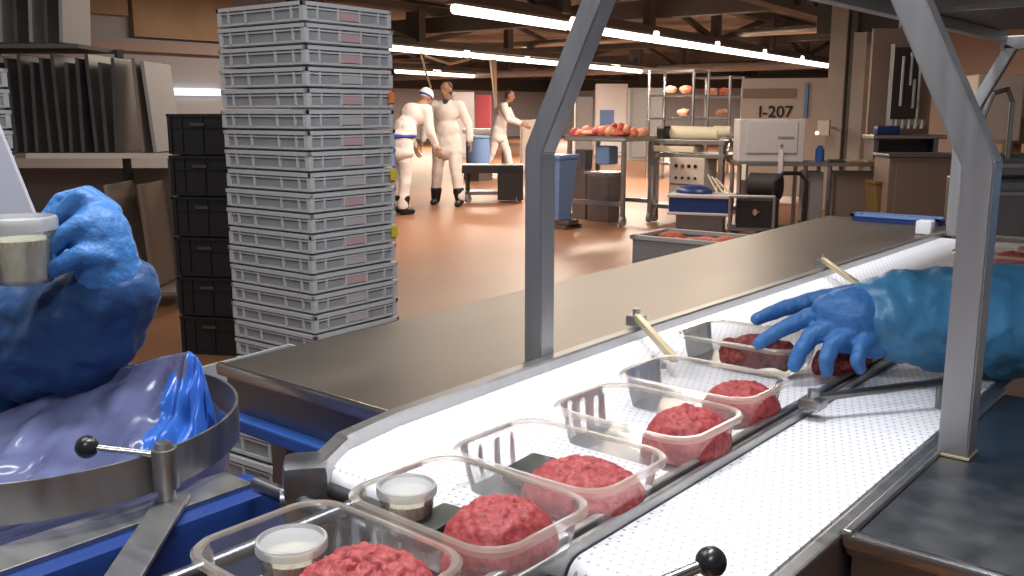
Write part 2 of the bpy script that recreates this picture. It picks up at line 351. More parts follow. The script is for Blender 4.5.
b = nb(); cyl(b, (.3, -1.45, 2.945), (.3, -.35, 2.945), .014, .014, 10); obj('lamp_tube', b, M['strip_c'], t, SM)
for yy in (-1.4, -.4): b = nb(); cyl(b, (.3, yy, 3.01), (.3, yy, 3.76), .008, .008, 8); obj('hanger', b, M['grey'], t)
area('unseen_lamp', (.3, -.9, 2.9), (.25, 1.2), 34, cool)  # light of the added lamp behind the viewpoint
area('aisle_lamp', (-3.0, 4.4, 3.3), (.3, 1.2), 30, (1, .9, .78))
area('rack_lamp', (-4.6, 1.2, 3.4), (.3, 1.2), 36, (1, .92, .84))
w = bpy.data.worlds.new('world'); scene.world = w; w.use_nodes = True
w.node_tree.nodes['Background'].inputs[0].default_value = (.95, .92, .95, 1); w.node_tree.nodes['Background'].inputs[1].default_value = .24

# ================================================================= PACKING LINE
ZB = .93
def rounded_belt(bm, x0, x1, y0, y1, zt, r=.022, n=8, ys=()):
    xf = x0 if callable(x0) else (lambda y: x0)
    prof = []
    for i in range(n + 1): a = PI / 2 + PI * i / n; prof.append((y0 + r + r * math.cos(a), zt - r + r * math.sin(a)))
    prof += [(y, zt - 2 * r) for y in ys]
    for i in range(n + 1): a = -PI / 2 + PI * i / n; prof.append((y1 - r + r * math.cos(a), zt - r + r * math.sin(a)))
    prof += [(y, zt) for y in ys[::-1]]
    A = [bm.verts.new((xf(y), y, z)) for y, z in prof]; B = [bm.verts.new((x1, y, z)) for y, z in prof]
    k = len(prof)
    for i in range(k): bm.faces.new((A[i], A[(i + 1) % k], B[(i + 1) % k], B[i]))
    bm.faces.new(A); bm.faces.new(B[::-1])
conv = thing('belt_conveyor', (-.69, 1.9, 0), 'white perforated belt conveyor carrying the meat trays beside the steel table', 'conveyor')
EDGE = [(.62, -.790), (.645, -.808), (.70, -.840), (.80, -.857), (1.07, -.867), (1.45, -.876), (3.25, -.868)]
def edge_x(y):
    for (a, xa), (c, xc) in zip(EDGE, EDGE[1:]):
        if y <= c: return xa + (xc - xa) * max(0, (y - a) / (c - a))
    return EDGE[-1][1]
b = nb(); rounded_belt(b, edge_x, -.494, .645, 3.23, ZB, ys=[.70, .8, 1.07, 1.45]); obj('belt', b, M['belt'], conv, SM)
def rail_run(pts, w, z0, z1):
    b = nb(); rows = [[(x - w, y, z0), (x, y, z0), (x, y, z1 - .003), (x - .003, y, z1), (x - w + .003, y, z1), (x - w, y, z1 - .003)] for y, x in pts]
    loft(b, rows, True, True); return b
obj('side_rail', rail_run(EDGE, .023, .80, .948), M['steel'], conv)
b = nb(); bb(b, -.492, -.483, .30, 3.25, .86, .944, .002); bb(b, -.479, -.472, .30, 3.25, .86, .940, .002); bb(b, -.484, -.478, .30, 3.25, .86, .934); obj('guide_rail', b, M['steel'], conv)
b = nb(); bar(b, (-.835, .600, .905), (-.802, .640, .905), .058, .088, .012); cyl(b, (-.828, .592, .905), (-.815, .606, .905), .017, .017, 14); obj('rail_end_cap', b, M['steel_d'], conv, SM)
b = nb(); cyl(b, (-.795, .628, .917), (-.495, .628, .917), .008, .008, 12); obj('end_roller', b, M['rubber'], conv, SM)
b = nb(); bb(b, -.84, -.494, .72, 3.2, .78, .87); obj('frame', b, M['steel_d'], conv)
for x in (-.87, -.51):
    for y in (.85, 3.1): b = nb(); bb(b, x - .02, x + .02, y - .02, y + .02, 0, .79); obj('leg', b, M['steel_d'], conv)
conv2 = thing('belt_conveyor', (-.39, 1.9, 0), 'empty white perforated belt conveyor lane next to the dark steel work table', 'conveyor')
b = nb(); rounded_belt(b, -.470, -.319, .64, 3.23, ZB - .002); obj('belt', b, M['belt'], conv2, SM)
b = nb(); bar(b, (-.307, .40, .895), (-.307, 3.25, .895), .016, .07, .003); obj('side_rail', b, M['steel'], conv2)
b = nb(); cyl(b, (-.47, .617, .915), (-.315, .617, .915), .0095, .0095, 12); obj('end_roller', b, M['rubber'], conv2, SM)
b = nb(); bb(b, -.47, -.315, .596, .6035, .905, .930, .002); obj('end_highlight', b, M['steel_lt'], conv2)  # bright bar stands in for the highlight along the belt end
b = nb(); bb(b, -.47, -.318, .70, 3.2, .78, .87); obj('frame', b, M['steel_d'], conv2)
for y in (.85, 3.1): b = nb(); bb(b, -.41, -.37, y - .02, y + .02, 0, .79); obj('leg', b, M['steel_d'], conv2)
# transfer rods carrying the first tray
tr = thing('transfer_rack', (-.64, .42, 0), 'open rack of grey rods before the belt end, carrying the first meat tray', 'rack')
for x in (-.725, -.635, -.515): b = nb(); cyl(b, (x, .12, .922), (x, .622, .922), .0075, .0075, 12); obj('rod', b, M['steel_d'], tr, SM)
for y in (.599, .14): b = nb(); cyl(b, (-.885, y, .907), (-.495, y, .907), .009, .009, 12); obj('cross_rod', b, M['steel_d'], tr, SM)
for x in (-.87, -.505): b = nb(); bb(b, x - .015, x + .015, .12, .16, 0, .9); obj('leg', b, M['steel_d'], tr)
# blue cover beam with steel flat bar
bm_ = thing('machine_cover', (-.925, .2, 0), 'shiny blue plastic cover beam with flat steel strip on top in front of bag ring', 'machine cover')
b = nb(); bb(b, -.968, -.884, -.35, .640, .55, .893, .014); obj('cover', b, M['navy'], bm_, SM)
b = nb(); bb(b, -.966, -.908, -.35, .610, .893, .899, .001); obj('steel_strip', b, M['steel'], bm_)
for y in (-.3, .5): b = nb(); bb(b, -.95, -.91, y - .02, y + .02, 0, .56); obj('leg', b, M['steel_d'], bm_)
# diverter bars
def guide(p0, p1, label, w=.011, m='brass', name='diverter_bar'):
    p0, p1 = V(p0), V(p1); d = (p1 - p0).normalized()
    t = thing(name, p0, label, 'guide bar')
    b = nb(); bar(b, p0, p1, w, .012, .002); obj('bar', b, M[m], t)
    b = nb(); box(b, p0 - V((0, 0, .008)), (.03, .026, .02), None, .003); cyl(b, p0, p0 + V((0, 0, .014)), .007, .007, 12); obj('clamp', b, M['steel'], t)
    b = nb(); q = p1 - d * .05; n_ = V((-d.y, d.x, 0)); bar(b, q - n_ * .02 + V((0, 0, -.012)), p1 + V((0, 0, -.012)) - n_ * .015, .008, .008, .001); obj('finger', b, M['steel_d'], t)
guide((-.895, 1.425, .966), (-.700, 1.225, .960), 'pale brass bar slanting across the belt ahead of the gloved hand')
guide((-.895, 2.29, .966), (-.69, 2.0, .960), 'farther pale brass bar across the belt behind the blue sleeve')
g3 = thing('guide_rod', (-.457, 1.188, .955), 'dark rod slanting from the divider rail over the empty lane to the frame post', 'guide bar')
b = nb(); cyl(b, (-.46, 1.18, .957), (-.345, 1.335, .965), .0058, .0058, 10); obj('rod', b, M['steel_d'], g3, SM)
b = nb(); box(b, (-.462, 1.178, .950), (.03, .03, .014), None, .003); cyl(b, (-.462, 1.178, .953), (-.462, 1.178, .968), .008, .008, 12); obj('clamp', b, M['steel'], g3)
b = nb(); cyl(b, (-.345, 1.335, .915), (-.345, 1.335, .968), .006, .006, 10); bar(b, (-.345, 1.335, .918), (-.300, 1.335, .918), .02, .008); obj('foot', b, M['steel_d'], g3, SM)

# ---- steel table
tb = thing('steel_table', (-1.14, 2.0, 0), 'long smeared stainless steel table between the grey crate stack and the belt', 'table')
TP = [(-1.30, .825), (-.886, .825), (-.894, 1.07), (-.905, 1.45), (-.90, 3.62), (-1.40, 3.62)]
b = nb(); loft(b, [[(x, y, .912) for x, y in TP], [(x, y, .931) for x, y in TP]], True, True); obj('tabletop', b, M['table'], tb)
b = nb(); bb(b, -1.303, -.886, .817, .829, .914, .935, .005); obj('front_edge', b, M['steel_lt'], tb, SM)
b = nb(); bb(b, -1.295, -.890, .832, .838, .850, .911); obj('apron', b, M['steel_d'], tb)
b = nb(); bb(b, -1.27, -.90, .808, .834, .835, .856, .003); obj('blue_strip', b, M['blue'], tb)
for x in (-1.26, -.94):
    for y in (.92, 3.5): b = nb(); bb(b, x - .02, x + .02, y - .02, y + .02, 0, .912); obj('leg', b, M['steel_d'], tb)
# ---- dark work table on the right
wt = thing('work_table', (-.05, 1.15, 0), 'dark polished steel work table with bright front edge, right of the empty lane', 'table')
b = nb(); bb(b, -.296, .42, .858, 1.46, .908, .930, .004); obj('tabletop', b, M['steel_d'], wt)
b = nb(); bb(b, -.297, .42, .850, .864, .918, .934, .005); obj('front_edge', b, M['steel_lt'], wt, SM)
b = nb(); bb(b, -.297, -.288, .85, 1.46, .930, .937, .002); obj('side_lip', b, M['steel'], wt)
b = nb(); bb(b, -.290, .41, .868, .876, .74, .908); bb(b, -.292, -.284, .868, 1.45, .74, .908); obj('apron', b, M['steel_d'], wt)
b = nb(); bar(b, (-.28, .852, .80), (.42, .852, .80), .006, .05); obj('drawer_gap', b, M['black'], wt)
for x in (-.26, .38):
    for y in (.90, 1.42): b = nb(); bb(b, x - .02, x + .02, y - .02, y + .02, 0, .91); obj('leg', b, M['steel_d'], wt)
# knob lever in the foreground
kb = thing('ball_lever', sz(690, 590, .98), 'black ball handled lever standing over the empty lane at the bottom edge', 'lever')
p = sv(711, 562, .735); b = nb(); ball(b, p, .0125, 20); obj('ball_knob', b, M['black'], kb, SM)
b = nb(); cyl(b, p, V((-.40, .50, .945)), .005, .006, 12); obj('lever_rod', b, M['steel_lt'], kb, SM)
b = nb(); cyl(b, (-.40, .50, .86), (-.40, .50, .95), .012, .012, 14); bar(b, (-.478, .50, .87), (-.31, .50, .87), .03, .012); obj('pivot', b, M['steel'], kb, SM)
# ---- guard frames
def arch(y, label, xl=-.907):
    t = thing('guard_frame', (-.585, y, 0), label, 'frame')
    xr, zb, zt, s = -.2755, 1.272, 1.53, .036
    dx = (zt - zb) * .49
    PL = [V((xl, y, .932)), V((xl, y, zb)), V((xl + dx, y, zt))]; PR = [V((xr, y, .932)), V((xr, y, zb)), V((xr - dx, y, zt))]
    for nm, P_ in (('left_post', PL), ('right_post', PR)):
        b = nb(); h = s / 2; sg = 1 if nm == 'left_post' else -1
        # square tube mitred at the bend
        w2 = .017
        d1 = (P_[2] - P_[1]).normalized(); n1 = V((-d1.z, 0, d1.x)); tt = math.tan(math.atan(.49) / 2)
        def ring(c, off, sl): return [b.verts.new((c.x + k * off[0], c.y + j, c.z + k * off[1])) for k, j in ((-w2, -h), (w2, -h), (w2, h), (-w2, h))]
        r0 = ring(P_[0], (1, 0), 0)
        r1 = ring(P_[1], (1, -sg * tt), 0)
        r2 = ring(P_[2], (d1.z, -d1.x), 0)
        for v in b.verts: v.co.y += h
        for A, B in ((r0, r1), (r1, r2)):
            for i in range(4): b.faces.new((A[i], A[(i + 1) % 4], B[(i + 1) % 4], B[i]))
        b.faces.new(r0[::-1]); b.faces.new(r2)
        es = [e for e in b.edges]
        bmesh.ops.bevel(b, geom=es, offset=.0022, segments=2, affect='EDGES')
        pt = obj('post', b, M['post'], t)
        b = nb(); bb(b, P_[0].x - w2 - .002, P_[0].x + w2 + .002, y - .002, y + 2 * h + .002, .931, .934, .0006); obj('weld_foot', b, M['brass' if sg < 0 else 'steel_d'], pt)
    b = nb(); bb(b, xl + dx - .03, xr - dx + .03, y, y + s, zt - .01, zt + .03, .003); obj('top_bar', b, M['post'], t)
    return t
arch(1.137, 'nearest steel guard frame of square tube straddling the trays and both lanes')
arch(3.262, 'farther steel guard frame at the far end of the belts', -.855)
hd = thing('overhead_hood', (-.585, 2.3, 1.58), 'dark overhead sheet metal hood carried by the two guard frames', 'hood')
b = nb(); bb(b, -.76, -.30, 1.24, 3.16, 1.570, 1.61, .003); obj('hood_panel', b, M['hood'], hd)
b = nb(); bb(b, -.76, -.30, 2.38, 2.40, 1.560, 1.570); obj('hood_seam', b, M['steel_lt'], hd)
for x in (-.755, -.305): b = nb(); bb(b, x - .015, x + .015, 1.176, 3.26, 1.542, 1.570, .002); obj('long_rail', b, M['post'], hd)

# ================================================================= TRAYS, MEAT, DIPS
def rrect(w, l, r, n=8):
    pts = []
    for cx, cy, a0 in ((w / 2 - r, l / 2 - r, 0), (-w / 2 + r, l / 2 - r, PI / 2), (-w / 2 + r, -l / 2 + r, PI), (w / 2 - r, -l / 2 + r, 1.5 * PI)):
        for i in range(n + 1): a = a0 + PI / 2 * i / n; pts.append((cx + r * math.cos(a), cy + r * math.sin(a)))
    out = []                                       # resample the outline evenly
    k = len(pts); seg = [math.dist(pts[i], pts[(i + 1) % k]) for i in range(k)]; tot = sum(seg); m = 160; acc = 0; i = 0
    for j in range(m):
        t = tot * j / m
        while acc + seg[i] < t: acc += seg[i]; i += 1
        f = (t - acc) / seg[i]; a, c = pts[i], pts[(i + 1) % k]; out.append((a[0] + (c[0] - a[0]) * f, a[1] + (c[1] - a[1]) * f))
    return out
TW, TL, TH = .204, .150, .047
def tray_shell():
    b = nb(); rings = []
    outer = rrect(TW - .014, TL - .014, .03); inner = rrect(TW - .034, TL - .034, .022)
    for s, z in ((0, TH), (.18, TH - .008), (.22, TH - .009), (.55, .018), (.85, .007), (1, .0015)):
        r = []
        for i, (p, q) in enumerate(zip(outer, inner)):
            rib = .00045 * math.sin(i * PI / 4) if .2 < s < .9 else 0
            x = p[0] + (q[0] - p[0]) * s; y = p[1] + (q[1] - p[1]) * s; l = math.hypot(x, y); r.append((x * (1 + rib / l), y * (1 + rib / l), z))
        rings.append(r)
    rings.append([(x * .93, y * .93, .0005) for x, y in inner]); loft(b, rings, False, True); return b
def tray_rim():
    b = nb(); rr = []
    for g, z in ((.014, TH - .001), (.012, TH + .0012), (.004, TH + .0014), (.0, TH - .001), (.0008, TH - .006)):
        rr.append([(x, y, z) for x, y in rrect(TW - g, TL - g, .034)])
    loft(b, rr); return b
trays = []
def make_tray(x, y, label, rot=0, z=ZB + .001):
    if not trays:
        t = thing('meat_tray', (0, 0, 0), label, 'tray', 'clear trays on the belt')
        obj('tray_shell', tray_shell(), M['clear'], t, SM); obj('rim', tray_rim(), M['rim'], t, SM); t.location = (x, y, z); t.rotation_euler = (0, 0, rot)
        trays.append(t)
        return t
    t = dup(trays[0], (x, y, z), rot, label); trays.append(t); return t
TY = [(-.570, .447), (-.558, .604), (-.566, .755), (-.572, .940), (-.590, 1.112), (-.650, 1.375)]
tl = ['nearest clear plastic tray with dip cup and meat, on the rods before the belt end', 'second clear tray, with a dip cup and a mound of minced meat',
      'third clear tray from the near end, wide ridged patty and no dip cup', 'fourth clear tray from the near end, with a tall mound of mince',
      'fifth clear tray, touching the end of the brass bar', 'sixth clear tray, being filled by the gloved hand']
for (x, y), l in zip(TY, tl): make_tray(x, y, l, random.uniform(-.03, .03))
make_tray(-.57, 2.62, 'far clear tray with red meat seen past the right frame post', .02)
make_tray(-.57, 2.90, 'farthest clear tray with meat near the belt end', -.03)
def mound(name, c, rx, ry, h, label, style, m='meat', seed=0, rot=0, ex=2.6):
    b = nb(); n, k = 26, 72; rows = []
    for i in range(n + 1):
        s = i / n; row = []
        for j in range(k):
            a = 2 * PI * j / k; ca, sa = math.cos(a), math.sin(a)
            rad = (abs(ca) ** ex + abs(sa) ** ex) ** (-1 / ex); u, v = ca * rad * s, sa * rad * s
            prof = max(0, 1 - s ** 3.2) ** .55
            x, y = u * rx, v * ry; z = h * prof
            p = V((x * 60 + seed * 7, y * 60, seed)); nz = noise.noise(p) * .0035 + noise.noise(p * 2.7) * .0022
            if style == 'grid': nz -= .0045 * (max(0, math.cos(2 * PI * (x + y * .2) / .019)) ** 6 + .8 * max(0, math.cos(2 * PI * (y - x * .15) / .021)) ** 6)
            if style == 'diag': nz -= .0032 * max(0, math.cos(2 * PI * (x * .8 - y * .9) / .017)) ** 3
            nz += .0026 * noise.noise(V((x * 210, y * 210, seed + 4)))
            f = 1 + noise.noise(V((ca * 1.5, sa * 1.5, seed * 3.1))) * .06 * s
            row.append((x * f, y * f, max(.0005, z + nz * min(1, 3 * prof))))
        rows.append(row)
    vc = b.verts.new((0, 0, rows[0][0][2])); R = [[b.verts.new(p) for p in r] for r in rows[1:]]
    for j in range(k): b.faces.new((vc, R[0][j], R[0][(j + 1) % k]))
    for a, d in zip(R, R[1:]):
        for j in range(k): b.faces.new((a[j], d[j], d[(j + 1) % k], a[(j + 1) % k]))
    b.faces.new(R[-1])
    o = obj(name, b, M[m], None, 3.1); o.location = c; o.rotation_euler = (0, 0, rot); tag(o, label, 'meat', 'minced meat portions'); return o
z0 = ZB + .004
ml = [(-.531, .452, .060, .062, .050, 'grid', 0, 'minced meat scored in a grid, in the nearest tray beside its dip cup'),
      (-.522, .608, .049, .054, .047, 'mince', 1, 'crumbly mound of red mince in the second tray, next to a black pad'),
      (-.535, .757, .064, .057, .035, 'diag', 2, 'wide patty with slanting ridges in the third tray'),
      (-.523, .950, .049, .055, .050, 'mince', 3, 'tall mince mound rising to the rim of the fourth tray'),
      (-.535, 1.118, .050, .048, .041, 'mince', 4, 'mince mound in the fifth tray from the near end')]
for x, y, rx, ry, h, st, sd, l in ml: mound('minced_meat', (x, y, z0), rx, ry, h, l, st, 'meat', sd)
mound('minced_meat', (-.535, 2.62, z0), .05, .055, .047, 'red meat in the far tray seen past the right frame post', 'mince', 'meat', 6)
mound('minced_meat', (-.535, 2.90, z0), .05, .055, .045, 'meat in the farthest tray near the belt end', 'mince', 'meat', 7)
# loaf of meat under the gloved hand
def loaf(name, pts, rs, m, label, seed=0):
    o = blob(name, chain([V(p) for p in pts], rs), M[m], None, .004, 4); rumple(o, .006, 45, seed); tag(o, label, 'meat', 'minced meat portions'); return o
loaf('minced_meat', [(-.655, 1.325, .960), (-.618, 1.34, .962), (-.580, 1.352, .960)], [.022, .027, .022], 'meat2', 'dark strip of meat under the fingertips, lying in the sixth tray', 2)
loaf('minced_meat', [(-.525, 1.372, .953), (-.500, 1.405, .953), (-.495, 1.44, .952)], [.019, .021, .018], 'meat2', 'brownish meat piece under the palm, beside the divider rail', 5)
# dip cups
cups = []
def make_cup(c, label, s=1.0):
    x, y, z = c
    if cups:
        t = dup(cups[0], c, random.uniform(0, 3), label); t.scale = (s, s, s * 1.28); cups.append(t); return t
    t = thing('dip_cup', (0, 0, 0), label, 'dip cup', 'dip cups')
    b = nb(); lathe(b, [(0, .0005), (.021, .0005), (.0225, .002), (.0265, .030), (.0265, .032), (.0258, .032), (.022, .0025), (0, .0015)], n=36); obj('cup', b, M['cupm'], t, SM)
    b = nb(); lathe(b, [(0, .002), (.0215, .003), (.0248, .024), (.018, .0245), (.01, .023), (0, .025)], n=30); obj('sauce', b, M['sauce'], t, SM)
    b = nb(); lathe(b, [(.0268, .0285), (.0288, .029), (.0292, .033), (.0285, .0355), (.0262, .0362), (.0250, .0335), (.0, .0332)], n=36); obj('lid', b, M['lid'], t, SM)
    t.location = c; t.scale = (s, s, s * 1.28); cups.append(t); return t
make_cup((-.610, .444, z0), 'lidded dip cup of herb sauce in the nearest tray', 1.03)
make_cup((-.622, .588, z0), 'lidded dip cup of pale sauce in the second tray')
for (x, y, l) in ((-.593, .600, 'black pad beside the mince in the second tray'), (-.612, .765, 'black pad edge behind the ridged patty in the third tray')):
    b = nb(); box(b, (0, 0, .009), (.034, .062, .017), None, .004); o = obj('absorbent_pad', b, M['pad'], None, SM); o.location = (x, y, z0); o.rotation_euler = (0, 0, .1); tag(o, l, 'pad', 'black pads')

# ================================================================= BAG RING
RC = V((-1.18, .49, 0)); RR = .235; ZR = .957
rg = thing('bag_holder', (RC.x, RC.y, 0), 'round steel hoop bag holder with a black ball handled clamp', 'bag holder')
b = nb(); lathe(b, [(RR, ZR - .045), (RR + .0035, ZR - .045), (RR + .0035, ZR), (RR, ZR), (RR, ZR - .045)], (RC.x, RC.y, 0), 96); obj('hoop', b, M['steel'], rg, SM)
pp = V((-.928, .512, .899))
b = nb(); cyl(b, pp, pp + V((0, 0, .026)), .0095, .0095, 18); cyl(b, pp + V((0, 0, .02)), pp + V((0, 0, .066)), .0138, .0138, 20); cyl(b, pp + V((0, 0, .066)), pp + V((0, 0, .073)), .011, .009, 20); ps = obj('clamp_post', b, M['steel'], rg, SM)
kp = sv(87, 447, 1.03)
b = nb(); cyl(b, pp + V((0, 0, .058)), kp, .0042, .0042, 12); obj('clamp_lever', b, M['steel_lt'], rg, SM)
b = nb(); ball(b, kp, .0128, 20); obj('ball_knob', b, M['black'], rg, SM)
b = nb(); bar(b, V((-.935, .525, .903)), V((-.70, .295, .903)), .036, .006, .002); obj('support_arm', b, M['steel'], rg)
b = nb(); bar(b, (-.70, .30, .905), (-.70, .30, .2), .03, .03); bar(b, (-.70, .30, .02), (-.70, .30, .2), .05, .05); obj('stand', b, M['steel_d'], rg)
# the bag
def bag():
    b = nb()
    # sack hanging inside the hoop
    n, k = 14, 80; R = []
    for i in range(n + 1):
        s = i / n; z = .925 - s * .58; row = []
        for j in range(k):
            a = 2 * PI * j / k; r = (RR - .012) * (1 - .10 * s - .5 * s ** 8) + .012 * noise.noise(V((math.cos(a) * 4, math.sin(a) * 4, z * 5)))
            r = min(r, RR - .004) if z > .9 else r
            row.append(b.verts.new((RC.x + r * math.cos(a), RC.y + r * math.sin(a), z)))
        R.append(row)
    for p, q in zip(R, R[1:]):
        for j in range(k): b.faces.new((p[j], p[(j + 1) % k], q[(j + 1) % k], q[j]))
    b.faces.new(R[-1])
    # gathered sheet standing up out of the hoop
    ridge = [V((-1.375, .425, .900)), V((-1.335, .50, .925)), V((-1.285, .575, .955)), V((-1.225, .63, .985)), V((-1.165, .668, 1.005)), V((-1.125, .672, 1.012)), V((-1.095, .668, .992)), V((-1.082, .664, .94))]
    foot = [V((-1.22, .275, .905)), V((-1.13, .272, .912)), V((-1.06, .32, .915)), V((-1.0, .385, .915)), V((-.975, .45, .91)), V((-.975, .52, .905)), V((-.99, .575, .90)), V((-1.03, .63, .89))]
    back = [V((-1.40, .46, .88)), V((-1.37, .57, .87)), V((-1.31, .645, .87)), V((-1.25, .690, .87)), V((-1.18, .705, .87)), V((-1.13, .705, .87)), V((-1.09, .69, .87)), V((-1.07, .68, .87))]
    def cr(P, t):
        t *= len(P) - 1; i = min(int(t), len(P) - 2); f = t - i; p0, p1, p2, p3 = P[max(0, i - 1)], P[i], P[i + 1], P[min(len(P) - 1, i + 2)]
        return .5 * ((2 * p1) + (p2 - p0) * f + (2 * p0 - 5 * p1 + 4 * p2 - p3) * f * f + (3 * p1 - p0 - 3 * p2 + p3) * f ** 3)
    nu, nv = 90, 44; G = []
    for i in range(nu + 1):
        u = i / nu; r, f, bk = cr(ridge, u), cr(foot, u), cr(back, u); row = []
        for j in range(nv + 1):
            v = j / nv
            if v < .25: p = bk.lerp(r, v / .25)
            else:
                s = (v - .25) / .75; p = r.lerp(f, s); p.z += -.055 * math.sin(PI * s) * (.5 + .5 * u) + .01 * math.sin(PI * s)
            s = abs(v - .25)
            d = noise.noise(V((u * 13, v * 2.0, 1))) * .014 + noise.noise(V((u * 30 + v * 3, v * 4, 5))) * .006 + (.006 * math.sin(u * 75 + v * 3) if u > .62 else 0)
            crumple = noise.noise(V((u * 9 + 3 * v, v * 9, 9))) * .017
            amp = min(1, s * 7 + .15) * min(1, (1 - v) * 5)
            p = p + V((.5, -.6, .62)) * ((d + crumple) * amp)
            row.append(b.verts.new(p))
        G.append(row)
    for i in range(nu):
        for j in range(nv):
            fc = b.faces.new((G[i][j], G[i + 1][j], G[i + 1][j + 1], G[i][j + 1]))
            fc.material_index = 1 if i / nu + .10 * noise.noise(V((j * .11, i * .1, 2))) + .12 * (j / nv) > .66 else 0
    return b
o = obj('waste_bag', bag(), [M['bag'], M['bag2']], None, 3.1); sm = o.modifiers.new('sub', 'SUBSURF'); sm.levels = 1; sm.render_levels = 1
tag(o, 'crumpled translucent blue plastic bag gathered inside the steel hoop', 'bag')

# ================================================================= CRATES
def crate_parts(t, W, D_, Hh, ms, mr, mc, mc2, z_lip=.72):
    """W along x, D_ along y; open box, double flange, ribs and card holders"""
    th = .006; b = nb()
    x, y = W / 2 - .014, D_ / 2 - .014
    for s in (-1, 1):
        bb(b, s * x - th / 2, s * x + th / 2, -y, y, .0, Hh * .98); bb(b, -x, x, s * y - th / 2, s * y + th / 2, .0, Hh * .98)
    bb(b, -x, x, -y, y, .0, .006)
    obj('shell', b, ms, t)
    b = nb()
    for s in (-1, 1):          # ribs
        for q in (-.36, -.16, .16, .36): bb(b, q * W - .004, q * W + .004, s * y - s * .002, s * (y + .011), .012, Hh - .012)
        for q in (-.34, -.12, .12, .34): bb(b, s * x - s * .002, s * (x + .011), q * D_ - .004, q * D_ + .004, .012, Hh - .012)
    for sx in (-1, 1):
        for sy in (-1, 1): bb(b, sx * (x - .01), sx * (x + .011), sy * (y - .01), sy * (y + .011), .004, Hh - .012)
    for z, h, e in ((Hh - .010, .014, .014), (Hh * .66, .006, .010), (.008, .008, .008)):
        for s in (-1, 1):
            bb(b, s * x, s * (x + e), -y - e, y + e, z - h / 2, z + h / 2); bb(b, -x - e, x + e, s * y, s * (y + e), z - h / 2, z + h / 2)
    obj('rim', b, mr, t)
    for s, mm in ((-1, mc), (1, mc2)):
        b = nb(); bb(b, s * (x + .003), s * (x + .009), -.11 * D_, .11 * D_, .016, Hh * .6); obj('card_holder', b, mm, t)
CP = .0783
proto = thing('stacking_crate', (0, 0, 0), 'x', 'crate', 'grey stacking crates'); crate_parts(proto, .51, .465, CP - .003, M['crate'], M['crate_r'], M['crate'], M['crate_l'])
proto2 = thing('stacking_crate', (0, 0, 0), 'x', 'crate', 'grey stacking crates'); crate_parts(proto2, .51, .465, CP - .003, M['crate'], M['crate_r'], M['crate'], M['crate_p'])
corner = V((-2.85, 2.23, 0)); ra = math.radians(3)
ex, ey = V((math.cos(ra), math.sin(ra), 0)), V((-math.sin(ra), math.cos(ra), 0))
cc = corner - ex * .255 + ey * .2325
NC = 22; used = [False, False]
ORD = ['lowest', 'second', 'third', 'fourth', 'fifth', 'sixth', 'seventh', 'eighth', 'ninth', 'tenth', 'eleventh', 'twelfth', 'thirteenth', 'fourteenth', 'fifteenth', 'sixteenth', 'seventeenth', 'eighteenth', 'nineteenth', 'twentieth', 'twenty-first']
for k in range(NC):
    up_ = NC - 1 - k
    if up_ == 0: l = 'topmost grey crate of the tall stack'
    elif k > 0: l = '%s grey crate from the top of the tall stack behind the table' % ORD[up_]
    elif k == 0: l = 'lowest grey crate of the tall stack behind the table'
    pi_ = 1 if k in (21, 20, 19, 17, 15, 12, 10, 8) else 0
    P_ = (proto, proto2)[pi_]
    loc = cc + V((random.uniform(-.004, .004), random.uniform(-.004, .004), .012 + k * CP)); an = ra + random.uniform(-.008, .008)
    if not used[pi_]: o = P_; used[pi_] = True; o.location = loc; o.rotation_euler = (0, 0, an); o['label'] = l
    else: o = dup(P_, loc, an, l)
    o['group'] = 'grey crates of the tall stack'
    if k in (17, 13, 10):
        s = cc + ex * .257 + ey * .215 + V((0, 0, .012 + k * CP + .045)); bq = nb(); box(bq, s, (.008, .03, .045), rz(ra), .001); q = obj('sticker', bq, M['orange' if k == 17 else 'yellow']); q.parent = o
        q.matrix_parent_inverse = (Matrix.Translation(loc) @ Matrix.Rotation(an, 4, 'Z')).inverted()
b = nb(); box(b, cc + V((0, 0, .006)), (.51, .46, .012), rz(ra)); o = obj('floor_sheet', b, M['black']); tag(o, 'flat black dolly board under the tall stack of grey crates', 'dolly')
# second stack at the frame edge
def ordn(k, n, a, b_):
    up_ = n - 1 - k
    return ('topmost' if up_ == 0 else '%s from the top' % ORD[up_] if up_ < 10 else 'lowest' if k == 0 else '%s from the floor' % ORD[k]) + a
c2 = sv(-84, 100, 3.6); c2.z = 0
for k in range(19):
    l = ordn(k, 19, '', ''); dup(proto, c2 + V((0, 0, .012 + k * CP)), ra + random.uniform(-.01, .01), ('grey crate, %s, in the stack cut off by the left picture edge' % l), 'grey crates at the left picture edge')
for k in range(8): dup(proto, V((-2.07, 1.52, .004 + k * CP)), ra + .03, 'grey crate, %s, in the low stack between hoop and table corner' % ordn(k, 8, '', ''), 'grey crates of the low stack by the hoop')
for k in range(8): dup(proto, V((-2.60, 1.03, .004 + k * CP)), ra - .05, 'grey crate, %s, in the low stack under the dark blue sleeve' % ordn(k, 8, '', ''), 'grey crates of the low stack under the sleeve')
